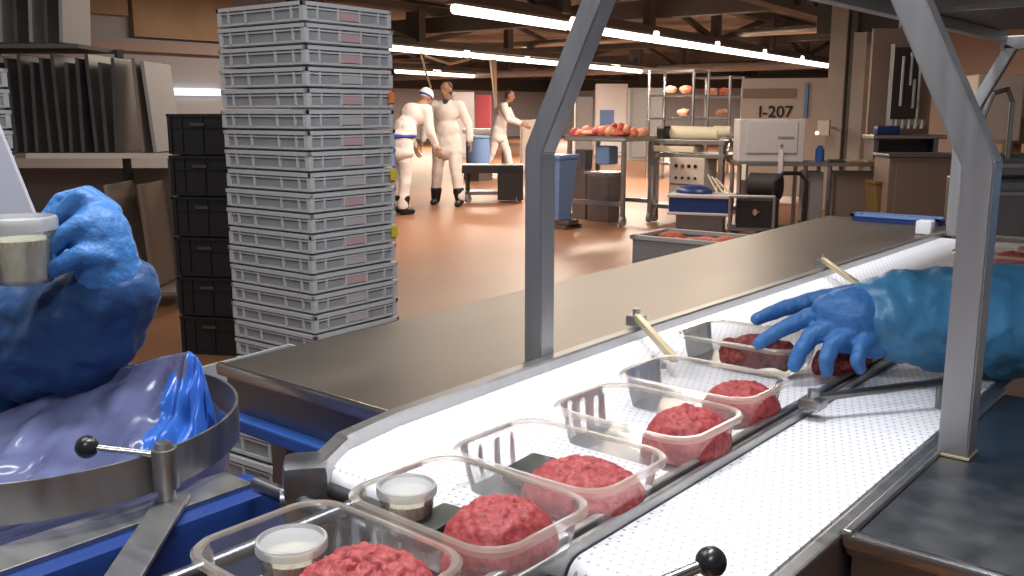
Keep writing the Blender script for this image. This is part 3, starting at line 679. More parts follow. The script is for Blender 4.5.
# black crates
pb = thing('black_crate', (0, 0, 0), 'x', 'crate', 'black crates'); crate_parts(pb, .60, .40, .218, M['bcrate'], M['bcrate'], M['bcrate'], M['bcrate'])
for xx in (-.12, .12): b = nb(); bb(b, xx - .04, xx + .04, -.204, -.198, .152, .168); obj('hand_hole_glint', b, M['greyd'], pb)  # paler slabs stand in for light glinting in the hand holes
pbl = sv(248, 350, 5.4); pbl.z = 0
for k in range(6):
    l = 'black plastic crate, %s from the floor in the black stack' % ORD[k] if k else 'lowest black plastic crate of the black stack'
    if k == 5: l = 'topmost black plastic crate of the black stack'
    if k == 0: pb.location = pbl; pb['label'] = l; pb.rotation_euler = (0, 0, .5)
    else: dup(pb, pbl + V((0, 0, .221 * k)), .5 + random.uniform(-.01, .01), l)
# ================================================================= SHEET RACK ON THE LEFT
ra_ = math.radians(39.8)
A0, A1 = sv(-40, 155, 6.3), sv(172, 155, 6.3); A0.z = A1.z = 0; rd = (A1 - A0).normalized(); rn = V((rd.y, -rd.x, 0)); RW = (A1 - A0).length
rk = thing('sheet_rack', A0, 'tall dark rack with shelf boards holding upright sheets, left of the crate stacks', 'rack')
AT = A0.lerp(A1, .60)
for nm, z, m_, E_ in (('shelf', 1.042, 'brown', A1), ('shelf', 1.755, 'beam', AT), ('shelf', .10, 'brown', A1)):
    b = nb(); bar(b, A0 - rn * .3 + V((0, 0, z)), E_ - rn * .3 + V((0, 0, z)), .62, .030, .004); s_ = obj(nm, b, M[m_], rk)
    if z == 1.042: b = nb(); bar(b, A0 + rd * .45 + rn * .012 + V((0, 0, z)), A1 + rn * .012 + V((0, 0, z)), .015, .035); obj('edge_strip', b, M['beige'], s_)
for Q_, hq in ((A0, 2.6), (AT + rd * .027, 1.77), (A1, 1.04)):
    for o_ in ((0, .58) if hq != 1.77 else (.58,)): q = Q_ - rn * o_; b = nb(); bar(b, q, q + V((0, 0, hq)), .045, .045); obj('upright', b, M['beam'], rk)
b = nb(); bar(b, A0 - rn * .6 + V((0, 0, .5)), A1 - rn * .6 + V((0, 0, .5)), .02, .85); obj('back_board', b, M['brown'], rk)
ORD2 = ['first', 'second', 'third', 'fourth', 'fifth', 'sixth', 'seventh', 'eighth', 'ninth', 'tenth', 'eleventh', 'twelfth', 'thirteenth']
def sheet(s, z, hgt, wid, tilt, mname, label, grp, lean=0):
    q = A0 + rd * s - rn * (.04 + wid / 2); R = Matrix.Rotation(math.atan2(rd.y, rd.x), 3, 'Z') @ Matrix.Rotation(tilt, 3, 'Y') @ Matrix.Rotation(lean, 3, 'X')
    b = nb(); box(b, (0, 0, hgt / 2), (.024, wid, hgt), R, .003); o = obj('upright_sheet', b, M[mname]); o.location = q + V((0, 0, z + .026)); tag(o, label, 'sheet', grp)
for i in range(13):
    sheet(.12 + i * .077, 1.035, .62 + .03 * math.sin(i * 2.1), .48, .03 * math.sin(i * 1.7), 'greyd', '%s dark upright sheet from the left on the middle rack shelf' % ORD2[i], 'dark sheets on the middle shelf')
sheet(1.20, 1.035, .62, .5, -.04, 'brown', 'brown upright sheet at the end of the dark row on the middle shelf', None)
sheet(1.27, 1.035, .60, .5, -.08, 'grey', 'pale grey upright sheet, last on the middle shelf', None)
for i in range(8):
    sheet(.05 + i * .1, 1.755, .85, .42, .06, ('grey', 'grey_l', 'greyd', 'grey', 'greyd', 'grey', 'greyd', 'grey')[i], '%s tall grey upright sheet from the left on the top rack shelf' % ORD2[i], 'grey sheets on the top shelf')
for s, t_, l in ((.98, -.12, 'brown board leaning under the middle shelf, beside the gloved fist'), (1.19, -.07, 'second brown board leaning under the shelf, next to the black crates')):
    sheet(s, .10, .72, .45, t_, 'tan2' if s < 1 else 'brown', l, None)

# ================================================================= PEOPLE
def hand_shapes(wr, d, side, n, sc=1.0, curl=.5):
    """relaxed hand: d = direction to the fingertips, side = towards the thumb, n = back of the hand"""
    d, side, n = V(d).normalized(), V(side).normalized(), V(n).normalized(); S = []
    pc = wr + d * .048 * sc
    R = Matrix((side, d, n)).transposed(); S.append(('e', pc, (.041 * sc, .052 * sc, .016 * sc), R)); S.append(('c', wr, wr + d * .03, .025 * sc, .022 * sc))
    for k, (o, l) in enumerate(((.03, .075), (.01, .083), (-.010, .077), (-.029, .06))):
        a = wr + (d * .088 + side * o) * sc; p = [a]
        ang = 0
        for q, f in enumerate((.45, .32, .23)):
            ang += curl * (.5 + .25 * q); p.append(p[-1] + (d * math.cos(ang) - n * math.sin(ang)) * l * f * sc)
        S += chain([wr + (d * .06 + side * o * .8) * sc] + p, [.0105 * sc, .0095 * sc, .009 * sc, .0085 * sc, .0075 * sc])
    t0 = wr + (d * .025 + side * .03) * sc; t1 = t0 + (d * .6 + side * .75 - n * .25).normalized() * .04 * sc; t2 = t1 + (d * .9 + side * .3 - n * .4).normalized() * .03 * sc
    S += chain([t0, t1, t2], [.014 * sc, .0115 * sc, .0095 * sc]); return S
def head_shapes(c, f, s=1.0):
    f = V(f).normalized(); l = V((0, 0, 1)).cross(f).normalized(); u = f.cross(l); R = Matrix((l, f, u)).transposed(); S = []
    S.append(('e', c + u * .02, (.074 * s, .092 * s, .095 * s), R)); S.append(('e', c - u * .045 + f * .022, (.056 * s, .066 * s, .07 * s), R)); S.append(('e', c - u * .092 + f * .055, (.026, .024, .022), R))
    S.append(('c', c + f * .09 + u * .012, c + f * .108 - u * .022, .009, .015)); S.append(('c', c + f * .086 - u * .052 - l * .02, c + f * .086 - u * .052 + l * .02, .009, .009)); S.append(('c', c + f * .083 + u * .03 - l * .045, c + f * .083 + u * .03 + l * .045, .010, .010))
    for q in (-1, 1): S.append(('e', c + l * q * .076 - f * .005, (.011, .02, .032), R))
    return S
def worker(loc, label, J, f, headf, hat='hair', vox=.014, armc='coat', extra=None, cuff=.12):
    t = thing('person', loc, label, 'person')
    f = V(f).normalized(); l = V((0, 0, 1)).cross(f).normalized()
    hd_, nk, ch, pv = J['head'], J['neck'], J['chest'], J['pelvis']
    S = head_shapes(hd_, headf); S += chain([hd_ - V((0, 0, .06)), nk, ch, pv], [.056, .06, .10, .085])
    for s in 'LR':
        S += chain([ch, J['sh' + s], J['el' + s], J['wr' + s]], [.08, .045, .036, .026]); sg = 1 if s == 'L' else -1
        if s not in J.get('nohand', ''):
            d = (J['wr' + s] - J['el' + s]).normalized(); side = (f - d * f.dot(d)); side = side if side.length > .2 else V((0, 0, 1)); side.normalize(); S += hand_shapes(J['wr' + s], d, side, side.cross(d) * sg, 1.0, .35)
        S += chain([pv + l * sg * .09, J['kn' + s], J['an' + s]], [.075, .048, .036])
    obj_body = blob('body', S, M['skin'], t, min(vox, .009), 3)
    C = [('e', ch + V((0, 0, .03)), (.19, .145, .17), Matrix((l, f, V((0, 0, 1)))).transposed()), ('e', pv + (ch - pv) * .4, (.18, .145, .2), Matrix((l, f, V((0, 0, 1)))).transposed()), ('e', pv - V((0, 0, .03)), (.195, .145, .17), Matrix((l, f, V((0, 0, 1)))).transposed())]
    C += chain([nk - V((0, 0, .03)), ch], [.075, .13]) + [('e', pv - V((0, 0, .16)), (.225, .165, .13), Matrix((l, f, V((0, 0, 1)))).transposed())]
    for s in 'LR':
        sg = 1 if s == 'L' else -1
        C += chain([ch + V((0, 0, .08)), J['sh' + s], J['el' + s], J['wr' + s].lerp(J['el' + s], cuff if s in J.get('nohand', '') else .12)], [.11, .077, .064, .05]); C += chain([pv + l * sg * .09, (pv + l * sg * .095).lerp(J['kn' + s], .38)], [.12, .115])
    if armc != 'none': o = blob('coat', C, M['coat'], t, vox, 14); rumple(o, .007, 9, 3)
    T = []
    for s in 'LR':
        sg = 1 if s == 'L' else -1; T += chain([pv + l * sg * .09, J['kn' + s], J['an' + s] + V((0, 0, .03))], [.115, .083, .074])
    o = blob('trousers', T, M['coat'], t, vox, 4); rumple(o, .010, 9, 5)
    for s in 'LR':
        a = J['an' + s]; ff = J.get('ft' + s, f); o = blob('boot', [('c', a + (J['kn' + s] - a).normalized() * .13, a - V((0, 0, .02)), .085, .066), ('c', V((a.x, a.y, .045)), V((a.x, a.y, .04)) + V(ff).normalized() * .16, .050, .045)], M['boot'], t, .012, 3)
    hf = V(headf).normalized(); hl = V((0, 0, 1)).cross(hf).normalized(); hu = hf.cross(hl)
    R = Matrix((hl, hf, hu)).transposed()
    if hat == 'hair': blob('hair', [('e', hd_ + hu * .048 - hf * .03, (.080, .080, .078), R), ('e', hd_ - hu * .015 - hf * .05, (.076, .055, .07), R)], M['hair'], t, .009, 3)
    else:
        c = blob('cap', [('e', hd_ + hu * .05 - hf * .012, (.09, .104, .085), R)], M['cap'], t, .009, 3)
        o = blob('cap_band', [('e', hd_ + hu * .02 - hf * .012, (.092, .106, .03), R)], M['apron'], t, .008, 3)
    o = blob('collar', [('c', nk + f * .05 - V((0, 0, .05)), nk - V((0, 0, .0)), .055, .066)], M['collar'], t, .01, 3) if hat == 'hair' else None
    if extra: extra(t, f, l)
    return t
def pose(base, f, height=1.74, lean=0, stride=(.12, -.12), spread=.12, arms=None):
    f = V(f).normalized(); l = V((0, 0, 1)).cross(f).normalized(); k = height / 1.75; b0 = V(base); u = V((0, 0, 1))
    pv = b0 + u * .94 * k; d = (u * math.cos(lean) + f * math.sin(lean)); ch = pv + d * .36 * k; nk = pv + d * .56 * k; hd_ = nk + (d + f * .25).normalized() * .15 * k
    J = dict(pelvis=pv, chest=ch, neck=nk, head=hd_)
    for s, sg, st in (('L', 1, stride[0]), ('R', -1, stride[1])):
        J['sh' + s] = nk - d * .07 * k + l * sg * .185 * k
        J['an' + s] = b0 + l * sg * spread + f * st + u * .09
        J['kn' + s] = (pv + l * sg * .09).lerp(J['an' + s], .52) + f * .045
        a = (arms or {}).get(s, ((.05, .14, -.26), (.16, .10, -.24)))
        J['el' + s] = J['sh' + s] + (f * a[0][0] + l * sg * a[0][1] + u * a[0][2]) * 1.0
        J['wr' + s] = J['el' + s] + (f * a[1][0] + l * sg * a[1][1] * .2 + u * a[1][2])
    return J
tc_ = (CAM - V((-9.5, 9.87, 0))); tc_.z = 0; tcn = tc_.normalized(); rgt = V((rt.x, rt.y, 0))
# man facing us
bs = sz(448, 205, 0); fA = (tcn * .95 - rgt * .25)
worker(bs, 'person in white coat and trousers walking towards us, dark collar, arms hanging down', pose(bs, fA, 1.74, .0, (.12, -.10), .21, dict(L=((.0, .13, -.26), (.06, .2, -.25)), R=((.0, .13, -.26), (.06, .2, -.25)))), fA, tcn * .8 - rgt * .5)
# bent man, back to us
bs = sz(401, 214, 0); fB = (-tcn * .75 + rgt * .75)
def ties(t, f, l):
    pv = t.location + V((0, 0, .98)) + rgt * .03; b = nb()
    for s in (0, 1):
        pass
    o = blob('apron_tie', [('e', pv + V((0, 0, .04)), (.215, .20, .035), None)], M['apron'], t, .012, 2)
    b = nb(); q = pv - f * .20 - l * .04
    bar(b, q + V((0, 0, .04)), q - l * .05 + V((0, 0, -.36)), .05, .012); bar(b, q + V((0, 0, .04)), q + l * .06 + V((0, 0, -.26)), .05, .012); obj('apron_ribbon', b, M['apron'], t)
worker(bs, 'person in white bending forward, back turned, blue apron ties and white cap', pose(bs, fB, 1.80, .68, (.05, -.05), .10, dict(L=((.02, .03, -.28), (.12, 0, -.22)), R=((.02, .03, -.28), (.12, 0, -.22)))), fB, fB * .8 - V((0, 0, .45)), 'cap', extra=ties)
# man seen side on
bs = sv(498, 177, 19.5); bs.z = 0; fC = (rgt * .95 + tcn * .15)
worker(bs, 'person in white coat seen from the side, stepping right with a hand on the table', pose(bs, fC, 1.80, .3, (.26, -.30), .08, dict(L=((.12, .04, -.26), (.24, 0, -.12)), R=((.10, .04, -.27), (.26, 0, -.08)))), fC, fC * .9 - V((0, 0, .15)))

# ---- right worker: blue glove and sleeve
DH = 1.40
def q_(x, y, d=DH): return sv(x, y, d)
wrR = q_(884, 318, 1.42); elR = q_(1085, 320, 1.47); shR = V((.02, 1.93, 1.36))
fR = V((-1, -.15, 0)).normalized()
J = pose((.24, 2.14, 0), fR, 1.76, .12, (.05, -.05), .12)
J['shL'] = J['shL']; shR = J['shL']; J['elL'] = elR; J['wrL'] = wrR; J['nohand'] = 'L'
ptR = worker(V((.24, 2.14, 0)), 'person at the right edge reaching over the belt in blue glove and loose blue sleeve', J, fR, V((-.9, -.3, -.4)), 'cap', .012, cuff=.85)
G = []
pal = q_(850, 318, 1.41)
G += [('e', q_(852, 317, 1.41), (.052, .045, .046), rz(.2)), ('e', q_(872, 319, 1.415), (.042, .042, .044), None), ('c', q_(830, 312, 1.41), q_(872, 312, 1.415), .028, .034), ('c', q_(838, 336, 1.40), q_(874, 338, 1.41), .024, .032)]
G += chain([q_(858, 296, 1.44), q_(812, 301, 1.45), q_(782, 309, 1.45), q_(757, 319, 1.44)], [.021, .0150, .0125, .0105])          # thumb, far side
G += chain([q_(846, 312, 1.42), q_(808, 317, 1.42), q_(780, 330, 1.42), q_(759, 343, 1.425)], [.020, .0140, .0125, .0105])         # index
G += chain([q_(838, 326, 1.40), q_(812, 335, 1.395), q_(800, 352, 1.39), q_(794, 366, 1.39)], [.020, .0140, .0125, .0105])        # middle
G += chain([q_(848, 336, 1.385), q_(832, 346, 1.375), q_(826, 360, 1.37), q_(827, 371, 1.372)], [.018, .0130, .0115, .010])       # ring
G += chain([q_(866, 340, 1.38), q_(860, 350, 1.36), q_(857, 361, 1.355), q_(860, 369, 1.36)], [.017, .0115, .0105, .009])         # little
G += chain([q_(872, 318, 1.415), wrR, q_(902, 318, 1.425)], [.048, .052, .056])
o = blob('glove', G, M['glove'], ptR, .0028, 5); rumple(o, .0012, 50, 1)
S_ = [('c', q_(886, 316, 1.42), q_(900, 316, 1.42), .066, .070)]
S_ += chain([q_(896, 316, 1.42), q_(940, 318, 1.43), q_(1000, 322, 1.44), elR], [.068, .078, .088, .090]) + chain([elR, shR], [.090, .105])
o = blob('sleeve', S_, M['sleeve'], ptR, .008, 3); rumple(o, .009, 16, 2); rumple(o, .004, 45, 4)
# ---- left worker: gloved fist with a dip cup
wl = sv(112, 285, 1.235); el_ = sv(-25, 366, 1.40)
fL = V((.85, .45, 0)).normalized()
bL = sv(-420, 300, 1.7); bL.z = 0
J = pose(bL, fL, 1.78, .05, (.05, -.05), .12)
J['elL'] = el_; J['wrL'] = wl; J['nohand'] = 'L'
ptL = worker(bL, 'person at the left edge in dark blue sleeve, gloved fist holding a white dip cup', J, fL, V((.8, .3, -.4)), 'cap', .012, cuff=.85)
def a_(x, y, d): return sv(x, y, d * .9)
G = [('e', a_(100, 238, 1.36), (.040, .040, .046), None), ('e', a_(108, 262, 1.365), (.038, .038, .042), None), ('c', a_(104, 250, 1.36), wl, .040, .043), ('c', wl, a_(112, 300, 1.39), .043, .046)]
G += chain([a_(108, 214, 1.39), a_(88, 196, 1.40), a_(62, 202, 1.40), a_(46, 222, 1.39)], [.019, .0150, .0135, .0115])             # index, over the lid side
G += chain([a_(106, 218, 1.365), a_(82, 199, 1.352), a_(60, 214, 1.36), a_(52, 234, 1.362)], [.019, .0148, .0132, .0115])
G += chain([a_(106, 236, 1.345), a_(80, 225, 1.325), a_(62, 238, 1.32), a_(50, 252, 1.325)], [.019, .0148, .0130, .0112])
G += chain([a_(106, 258, 1.335), a_(82, 254, 1.315), a_(64, 264, 1.312), a_(52, 270, 1.322)], [.018, .0135, .0120, .0105])
G += chain([a_(104, 272, 1.40), a_(84, 262, 1.43), a_(62, 258, 1.44), a_(44, 256, 1.435)], [.020, .0160, .0140, .012])              # thumb behind the cup
o = blob('glove', G, M['glove'], ptL, .0028, 5); rumple(o, .0012, 50, 3)
shL_ = J['shL']
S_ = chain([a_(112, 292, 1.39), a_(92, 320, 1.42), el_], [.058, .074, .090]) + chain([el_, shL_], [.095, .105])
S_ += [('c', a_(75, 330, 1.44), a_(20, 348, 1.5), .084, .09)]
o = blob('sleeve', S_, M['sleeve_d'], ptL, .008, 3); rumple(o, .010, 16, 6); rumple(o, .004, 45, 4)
cp = sv(26, 283, 1.19); hc_ = make_cup(cp, 'white lidded dip cup held in the gloved fist', 1.55); hc_.scale = (1.5, 1.5, 2.35)
e0, e1 = sv(48, 250, 1.62), sv(-42, 28, 1.62); en = (e1 - e0).normalized(); eo = -rgt
b = nb(); loft(b, [[(p + tcn * o_)[:] for p in (e0, e1, e1 + eo * .5, e0 + eo * .5)] for o_ in (0, -.012)], True, True)
t = thing('sloping_panel', V((e0.x, e0.y, 0)) + eo * .3, 'pale grey sloping panel at the left picture edge behind the gloved fist', 'panel'); obj('panel_sheet', b, mat('lavender_grey_sheet', (.40, .39, .44), .6), t)
b = nb(); q9 = e0 + eo * .35 - tcn * .03; cyl(b, V((q9.x, q9.y, 0)), q9 + V((0, 0, .2)), .02, .02, 12); obj('stand', b, M['steel'], t, SM)

# ================================================================= BACKGROUND EQUIPMENT
def wheel(t, c, r=.06, name='caster'):
    c = V(c); b = nb(); cyl(b, c + V((-.02, 0, 0)), c + V((.02, 0, 0)), r, r, 16); w_ = obj(name, b, M['grey'], t, SM)
    b = nb(); bb(b, c.x - .03, c.x + .03, c.y - .012, c.y + .012, c.z, c.z + r + .05); obj('fork', b, M['steel'], w_)
def meat_piece(c, r, seed, label, grp, m='meat_o'):
    b = nb(); bmesh.ops.create_icosphere(b, subdivisions=3, radius=1); 
    for v in b.verts:
        d = 1 + .28 * noise.noise(v.co * 1.6 + V((seed * 3.3, 0, 0))); v.co = V((v.co.x * r[0] * d, v.co.y * r[1] * d, v.co.z * r[2] * d))
    o = obj('meat_cut', b, M[m], None, 3.1); o.location = c; o.rotation_euler = (0, 0, seed * 1.7); tag(o, label, 'meat', grp)
# meat sorting table on casters
a = sv(568, 139, 11.4); c_ = sv(645, 138, 11.1); zt = 1.02; y0, y1 = (a.y + c_.y) / 2 - .25, (a.y + c_.y) / 2 + .45
x0, x1 = a.x, c_.x
ct = thing('wheeled_meat_table', ((x0 + x1) / 2, (y0 + y1) / 2, 0), 'steel table on casters heaped with red meat beyond the left post', 'table')
b = nb(); bb(b, x0, x1, y0, y1, zt - .03, zt, .004); bb(b, x0, x1, y0, y0 + .015, zt, zt + .03); bb(b, x0, x1, y1 - .015, y1, zt, zt + .03); bb(b, x0, x0 + .015, y0, y1, zt, zt + .03); bb(b, x1 - .015, x1, y0, y1, zt, zt + .03); obj('tabletop', b, M['steel'], ct)
for x in (x0 + .05, x1 - .05):
    for y in (y0 + .05, y1 - .05): b = nb(); bb(b, x - .022, x + .022, y - .022, y + .022, .13, zt - .03); obj('leg', b, M['steel'], ct); wheel(ct, (x, y, .065))
for y in (y0 + .05, y1 - .05): b = nb(); bb(b, x0 + .03, x1 - .03, y - .02, y + .02, .24, .29); obj('stretcher', b, M['steel'], ct)
k = 0
for i in range(9):
    for j in range(3):
        k += 1; fx = (i + .5) / 9; meat_piece((x0 + .06 + fx * (x1 - x0 - .12), y0 + .1 + j * .22, zt + .045 + .09 * math.exp(-((fx - .6) / .28) ** 2) * (1 if j == 1 else .35) + (.05 if i == 0 and j == 1 else 0)), (.07 + .02 * math.sin(k * 2.1), .08, .055 + .02 * math.sin(k * 1.7)), k * 1.3, 'piece of red meat heaped on the wheeled steel table', 'meat pieces on the wheeled table', ('meat_o', 'meat', 'meat_o', 'meat_p')[k % 4])
b = nb(); q = sv(607, 155, 11.2); box(b, q, (.20, .2, .22), None, .03); o = obj('hanging_sack', b, M['ltblue'], None, SM); tag(o, 'pale blue plastic sack hanging under the wheeled meat table', 'sack')
q = sv(604, 186, 11.6); b = nb(); box(b, (q.x, q.y, .42), (.34, .3, .34), None, .03); tt_ = thing('meat_bin', (q.x, q.y, 0), 'dark steel bin standing under the wheeled meat table', 'bin'); obj('bin_body', b, M['steel_d'], tt_); b = nb(); bb(b, q.x - .19, q.x + .19, q.y - .17, q.y + .17, .58, .61, .005); obj('rim', b, M['steel'], tt_)
b = nb(); bb(b, q.x - .15, q.x + .15, q.y - .13, q.y + .13, 0, .26); obj('foot_frame', b, M['steel_d'], tt_)
q = sv(584, 160, 11.8); b = nb(); lathe(b, [(0, 0), (.09, 0), (.11, .25), (.115, .25), (.1, .0)], (q.x, q.y, .62), 20); bb(b, q.x - .1, q.x + .1, q.y - .1, q.y + .1, 0, .62); o = obj('steel_bucket', b, M['steel_d'], None, SM); tag(o, 'small round steel bucket on a pedestal under the left end of the meat table', 'bucket')
# blue waste bin by the left post
q = sz(564, 226, 0) + V((0, -.15, 0)); t = thing('waste_bin', q, 'tall pale blue waste bin just right of the left frame post', 'bin')
b = nb(); loft(b, [[(q.x + sx * w_, q.y + sy * w_, z) for sx, sy in ((-1, -1), (1, -1), (1, 1), (-1, 1))] for w_, z in ((.12, .10), (.17, .80))], True, True); obj('bin_body', b, M['ltblue'], t)
b = nb(); bb(b, q.x - .19, q.x + .19, q.y - .19, q.y + .19, .80, .85, .012); obj('lid', b, M['ltblue'], t)
b = nb(); bb(b, q.x - .2, q.x + .25, q.y - .16, q.y - .12, .0, .05); bb(b, q.x - .2, q.x + .25, q.y + .12, q.y + .16, .0, .05); bb(b, q.x - .2, q.x + .25, q.y - .1, q.y + .1, .05, .10); obj('base', b, M['steel_d'], t)
# wrapping machine with white roll
q = sz(688, 224, 0) + V((0, .25, 0)); t = thing('wrapping_machine', q, 'steel framed machine with a cream coloured roll on top and a beige control cabinet', 'machine')
w_ = .44
for sx in (-1, 1):
    for sy in (-1, 1): b = nb(); bb(b, q.x + sx * w_ - .03, q.x + sx * w_ + .03, q.y + sy * .3 - .03, q.y + sy * .3 + .03, .1, 1.0); obj('leg', b, M['steel'], t); wheel(t, (q.x + sx * w_, q.y + sy * .3, .06), .055)
for z in (.98, .82, .2): b = nb(); bb(b, q.x - w_ - .05, q.x + w_ + .05, q.y - .34, q.y + .34, z - .025, z + .025, .004); obj('deck', b, M['steel' if z > .3 else 'steel_d'], t)
b = nb(); bb(b, q.x - .22, q.x + .25, q.y - .36, q.y - .05, .24, .80, .01); cb = obj('control_cabinet', b, M['beige'], t)
for i in range(4): b = nb(); cyl(b, (q.x - .12 + i * .085, q.y - .375, .70), (q.x - .12 + i * .085, q.y - .35, .70), .022, .022, 12); obj('dial', b, M['red' if i == 1 else 'black'], cb, SM)
for i in range(4): b = nb(); cyl(b, (q.x - .12 + i * .085, q.y - .375, .56), (q.x - .12 + i * .085, q.y - .35, .56), .016, .016, 12); obj('button', b, M['ink'], cb, SM)
b = nb(); bb(b, q.x - .2, q.x + .23, q.y - .366, q.y - .36, .475, .49); obj('cabinet_seam', b, M['beam'], cb)
b = nb(); cyl(b, (q.x - .36, q.y - .1, 1.08), (q.x + .26, q.y - .05, 1.08), .085, .075, 20); cyl(b, (q.x + .2, q.y - .05, 1.10), (q.x + .40, q.y - .02, 1.11), .07, .055, 16); obj('cream_roll', b, M['cream'], t, SM)
b = nb(); bb(b, q.x - .46, q.x + .1, q.y - .36, q.y - .1, .86, .93, .01); obj('cream_block', b, M['cream'], t)
b = nb(); box(b, (q.x - .40, q.y - .2, 1.08), (.13, .16, .17), None, .03); obj('motor', b, M['black'], t)
b = nb(); lathe(b, [(.16, -.02), (.17, 0), (.16, .02), (.15, 0), (.16, -.02)], (0, 0, 0), 24); bmesh.ops.rotate(b, verts=b.verts, cent=(0, 0, 0), matrix=Matrix.Rotation(PI / 2, 3, 'Y')); bmesh.ops.translate(b, verts=b.verts, vec=(q.x + .48, q.y - .1, .88)); obj('hand_wheel', b, M['steel_lt'], t, SM)
# wire racks far behind
def wire_rack(c, w, d, h, label, seed, meat=True):
    c = V(c); t = thing('wire_rack', c, label, 'rack', None)
    for sx in (-1, 1):
        for sy in (-1, 1): b = nb(); cyl(b, c + V((sx * w / 2, sy * d / 2, 0)), c + V((sx * w / 2, sy * d / 2, h)), .035, .035, 8); obj('upright', b, M['steel_lt'], t)
    for z in (.3, .75, 1.2, 1.65, h - .03):
        b = nb(); bb(b, c.x - w / 2, c.x + w / 2, c.y - d / 2, c.y + d / 2, z - .02, z + .02)
        obj('shelf', b, M['steel_lt'], t)
    if meat:
        for i, (dx, z) in enumerate(((-.1, 1.67), (.25, 1.67), (.2, 1.22))): meat_piece((c.x + dx * w, c.y - d * .2, z + .1), (.13, .12, .08), seed + i, 'piece of meat lying on a far wire rack shelf', 'meat on the far wire racks', 'meat_o' if i % 2 else 'meat_p')
wire_rack(sv(677, 140, 19) * V((1, 1, 0)) if False else V((*sv(677, 140, 19).xy, 0)), 1.0, .6, 2.15, 'shiny wire rack with meat behind the cream roll machine', 3)
wire_rack(V((*sv(716, 140, 21).xy, 0)), .9, .6, 2.1, 'shiny wire rack farther back, left of the pale partition', 11)
# control box on its table
a, c_ = sv(737, 163, 10.3), sv(803, 166, 10.3); zt = .79
tx0, ty0 = a.x, a.y
t = thing('equipment_table', (a.x + .9, a.y + .7, 0), 'thin legged steel table carrying the grey control box', 'table')
du = V((math.cos(.62), math.sin(.62), 0)); dv = V((-math.sin(.62), math.cos(.62), 0)); base = V((a.x, a.y, 0))
def P3(s, v, z): return base + du * s + dv * v + V((0, 0, z))
b = nb(); bar(b, P3(0, .25, zt - .02), P3(1.65, .25, zt - .02), .56, .04, .004); obj('tabletop', b, M['steel'], t)
for s in (.03, .74, 1.0, 1.6):
    for v in (.0, .5): b = nb(); bar(b, P3(s, v, 0), P3(s, v, zt - .04), .035, .035); obj('leg', b, M['steel'], t)
t = thing('control_box', P3(.4, .22, zt), 'large pale grey control box standing on the thin legged steel table', 'control box')
b = nb(); bar(b, P3(.02, .24, zt + .235), P3(.72, .24, zt + .235), .42, .46, .01); obj('housing', b, M['box'], t)
b = nb(); bar(b, P3(.10, .02, zt + .27), P3(.64, .02, zt + .27), .014, .34, .003); obj('front_door', b, M['paper'], t)
b = nb(); bar(b, P3(.43, .008, zt + .27), P3(.60, .008, zt + .27), .008, .02); obj('name_plate', b, M['grey'], t)
b = nb(); q = P3(.47, .005, zt + .19); ball(b, q, .018, 10); obj('lock', b, M['grey'], t)
b = nb(); bar(b, P3(.46, -.06, zt - .17), P3(.46, -.06, zt + .14), .055, .02, .004); bar(b, P3(.46, -.06, zt - .0), P3(.46, .02, zt - .0), .02, .014); o = obj('hanging_board', b, M['paper']); tag(o, 'narrow white board hanging from the table edge in front of control box', 'board')
b = nb(); bar(b, P3(.07, -.06, zt - .19), P3(.07, -.06, zt - .02), .05, .02, .004); o = obj('hanging_board', b, M['cream']); tag(o, 'short cream board hanging under the corner of the control box table', 'board')
b = nb(); q = P3(.95, .28, zt); lathe(b, [(0, 0), (.05, 0), (.05, .13), (.03, .15), (.03, .17), (0, .17)], q, 18); o = obj('plastic_bottle', b, M['blue'], None, SM); tag(o, 'small blue plastic container on the steel table beside the control box', 'bottle')
t = thing('wall_fitting', sv(822, 128, 12.4), 'small fitting with a glowing lamp on the wall right of the control box', 'lamp')
q = sv(824, 128, 12.4); b = nb(); box(b, q, (.16, .06, .2), None, .01); obj('fitting_box', b, M['beige'], t); b = nb(); ball(b, sv(817, 133, 12.2), .025, 10); obj('bulb', b, M['dot'], t, SM)
b = nb(); bar(b, q, V((q.x - .08, q.y + .9, q.z)), .03, .03); obj('bracket', b, M['beige'], t)
# lower shelf boxes on the table's right half
for i, (s, v, c3, l) in enumerate(((.86, .26, 'grey', 'grey cabinet under the steel table, right of the control box'), (1.28, .26, 'brown', 'brown cabinet under the right end of the steel table'))):
    t = thing('under_cabinet', P3(s, v, 0), l, 'cabinet'); b = nb(); bar(b, P3(s - (.08 if i == 0 else .2), v, .40), P3(s + (.10 if i == 0 else .26), v, .40), .35, .56, .01); obj('cabinet_body', b, M[c3], t); b = nb(); bar(b, P3(s - (.07 if i == 0 else .18), v - .18, .40), P3(s + (.09 if i == 0 else .24), v - .18, .40), .012, .5); obj('door', b, M[c3], t); b = nb(); bar(b, P3(s - .07, v, .06), P3(s + .09, v, .06), .3, .12); obj('plinth', b, M['beam'], t)
for i in range(3):
    b = nb(); q = P3(1.1 + i * .17, .15, zt + .012); box(b, q, (.16, .24, .022), rz(.5 + i * .2), .004); o = obj('cutting_board', b, M['tan' if i else 'ink']); tag(o, ('dark flat board lying on the table by the blue container', 'brown flat board lying in the middle of the table', 'brown flat board lying at the right end of the table')[i], 'board')
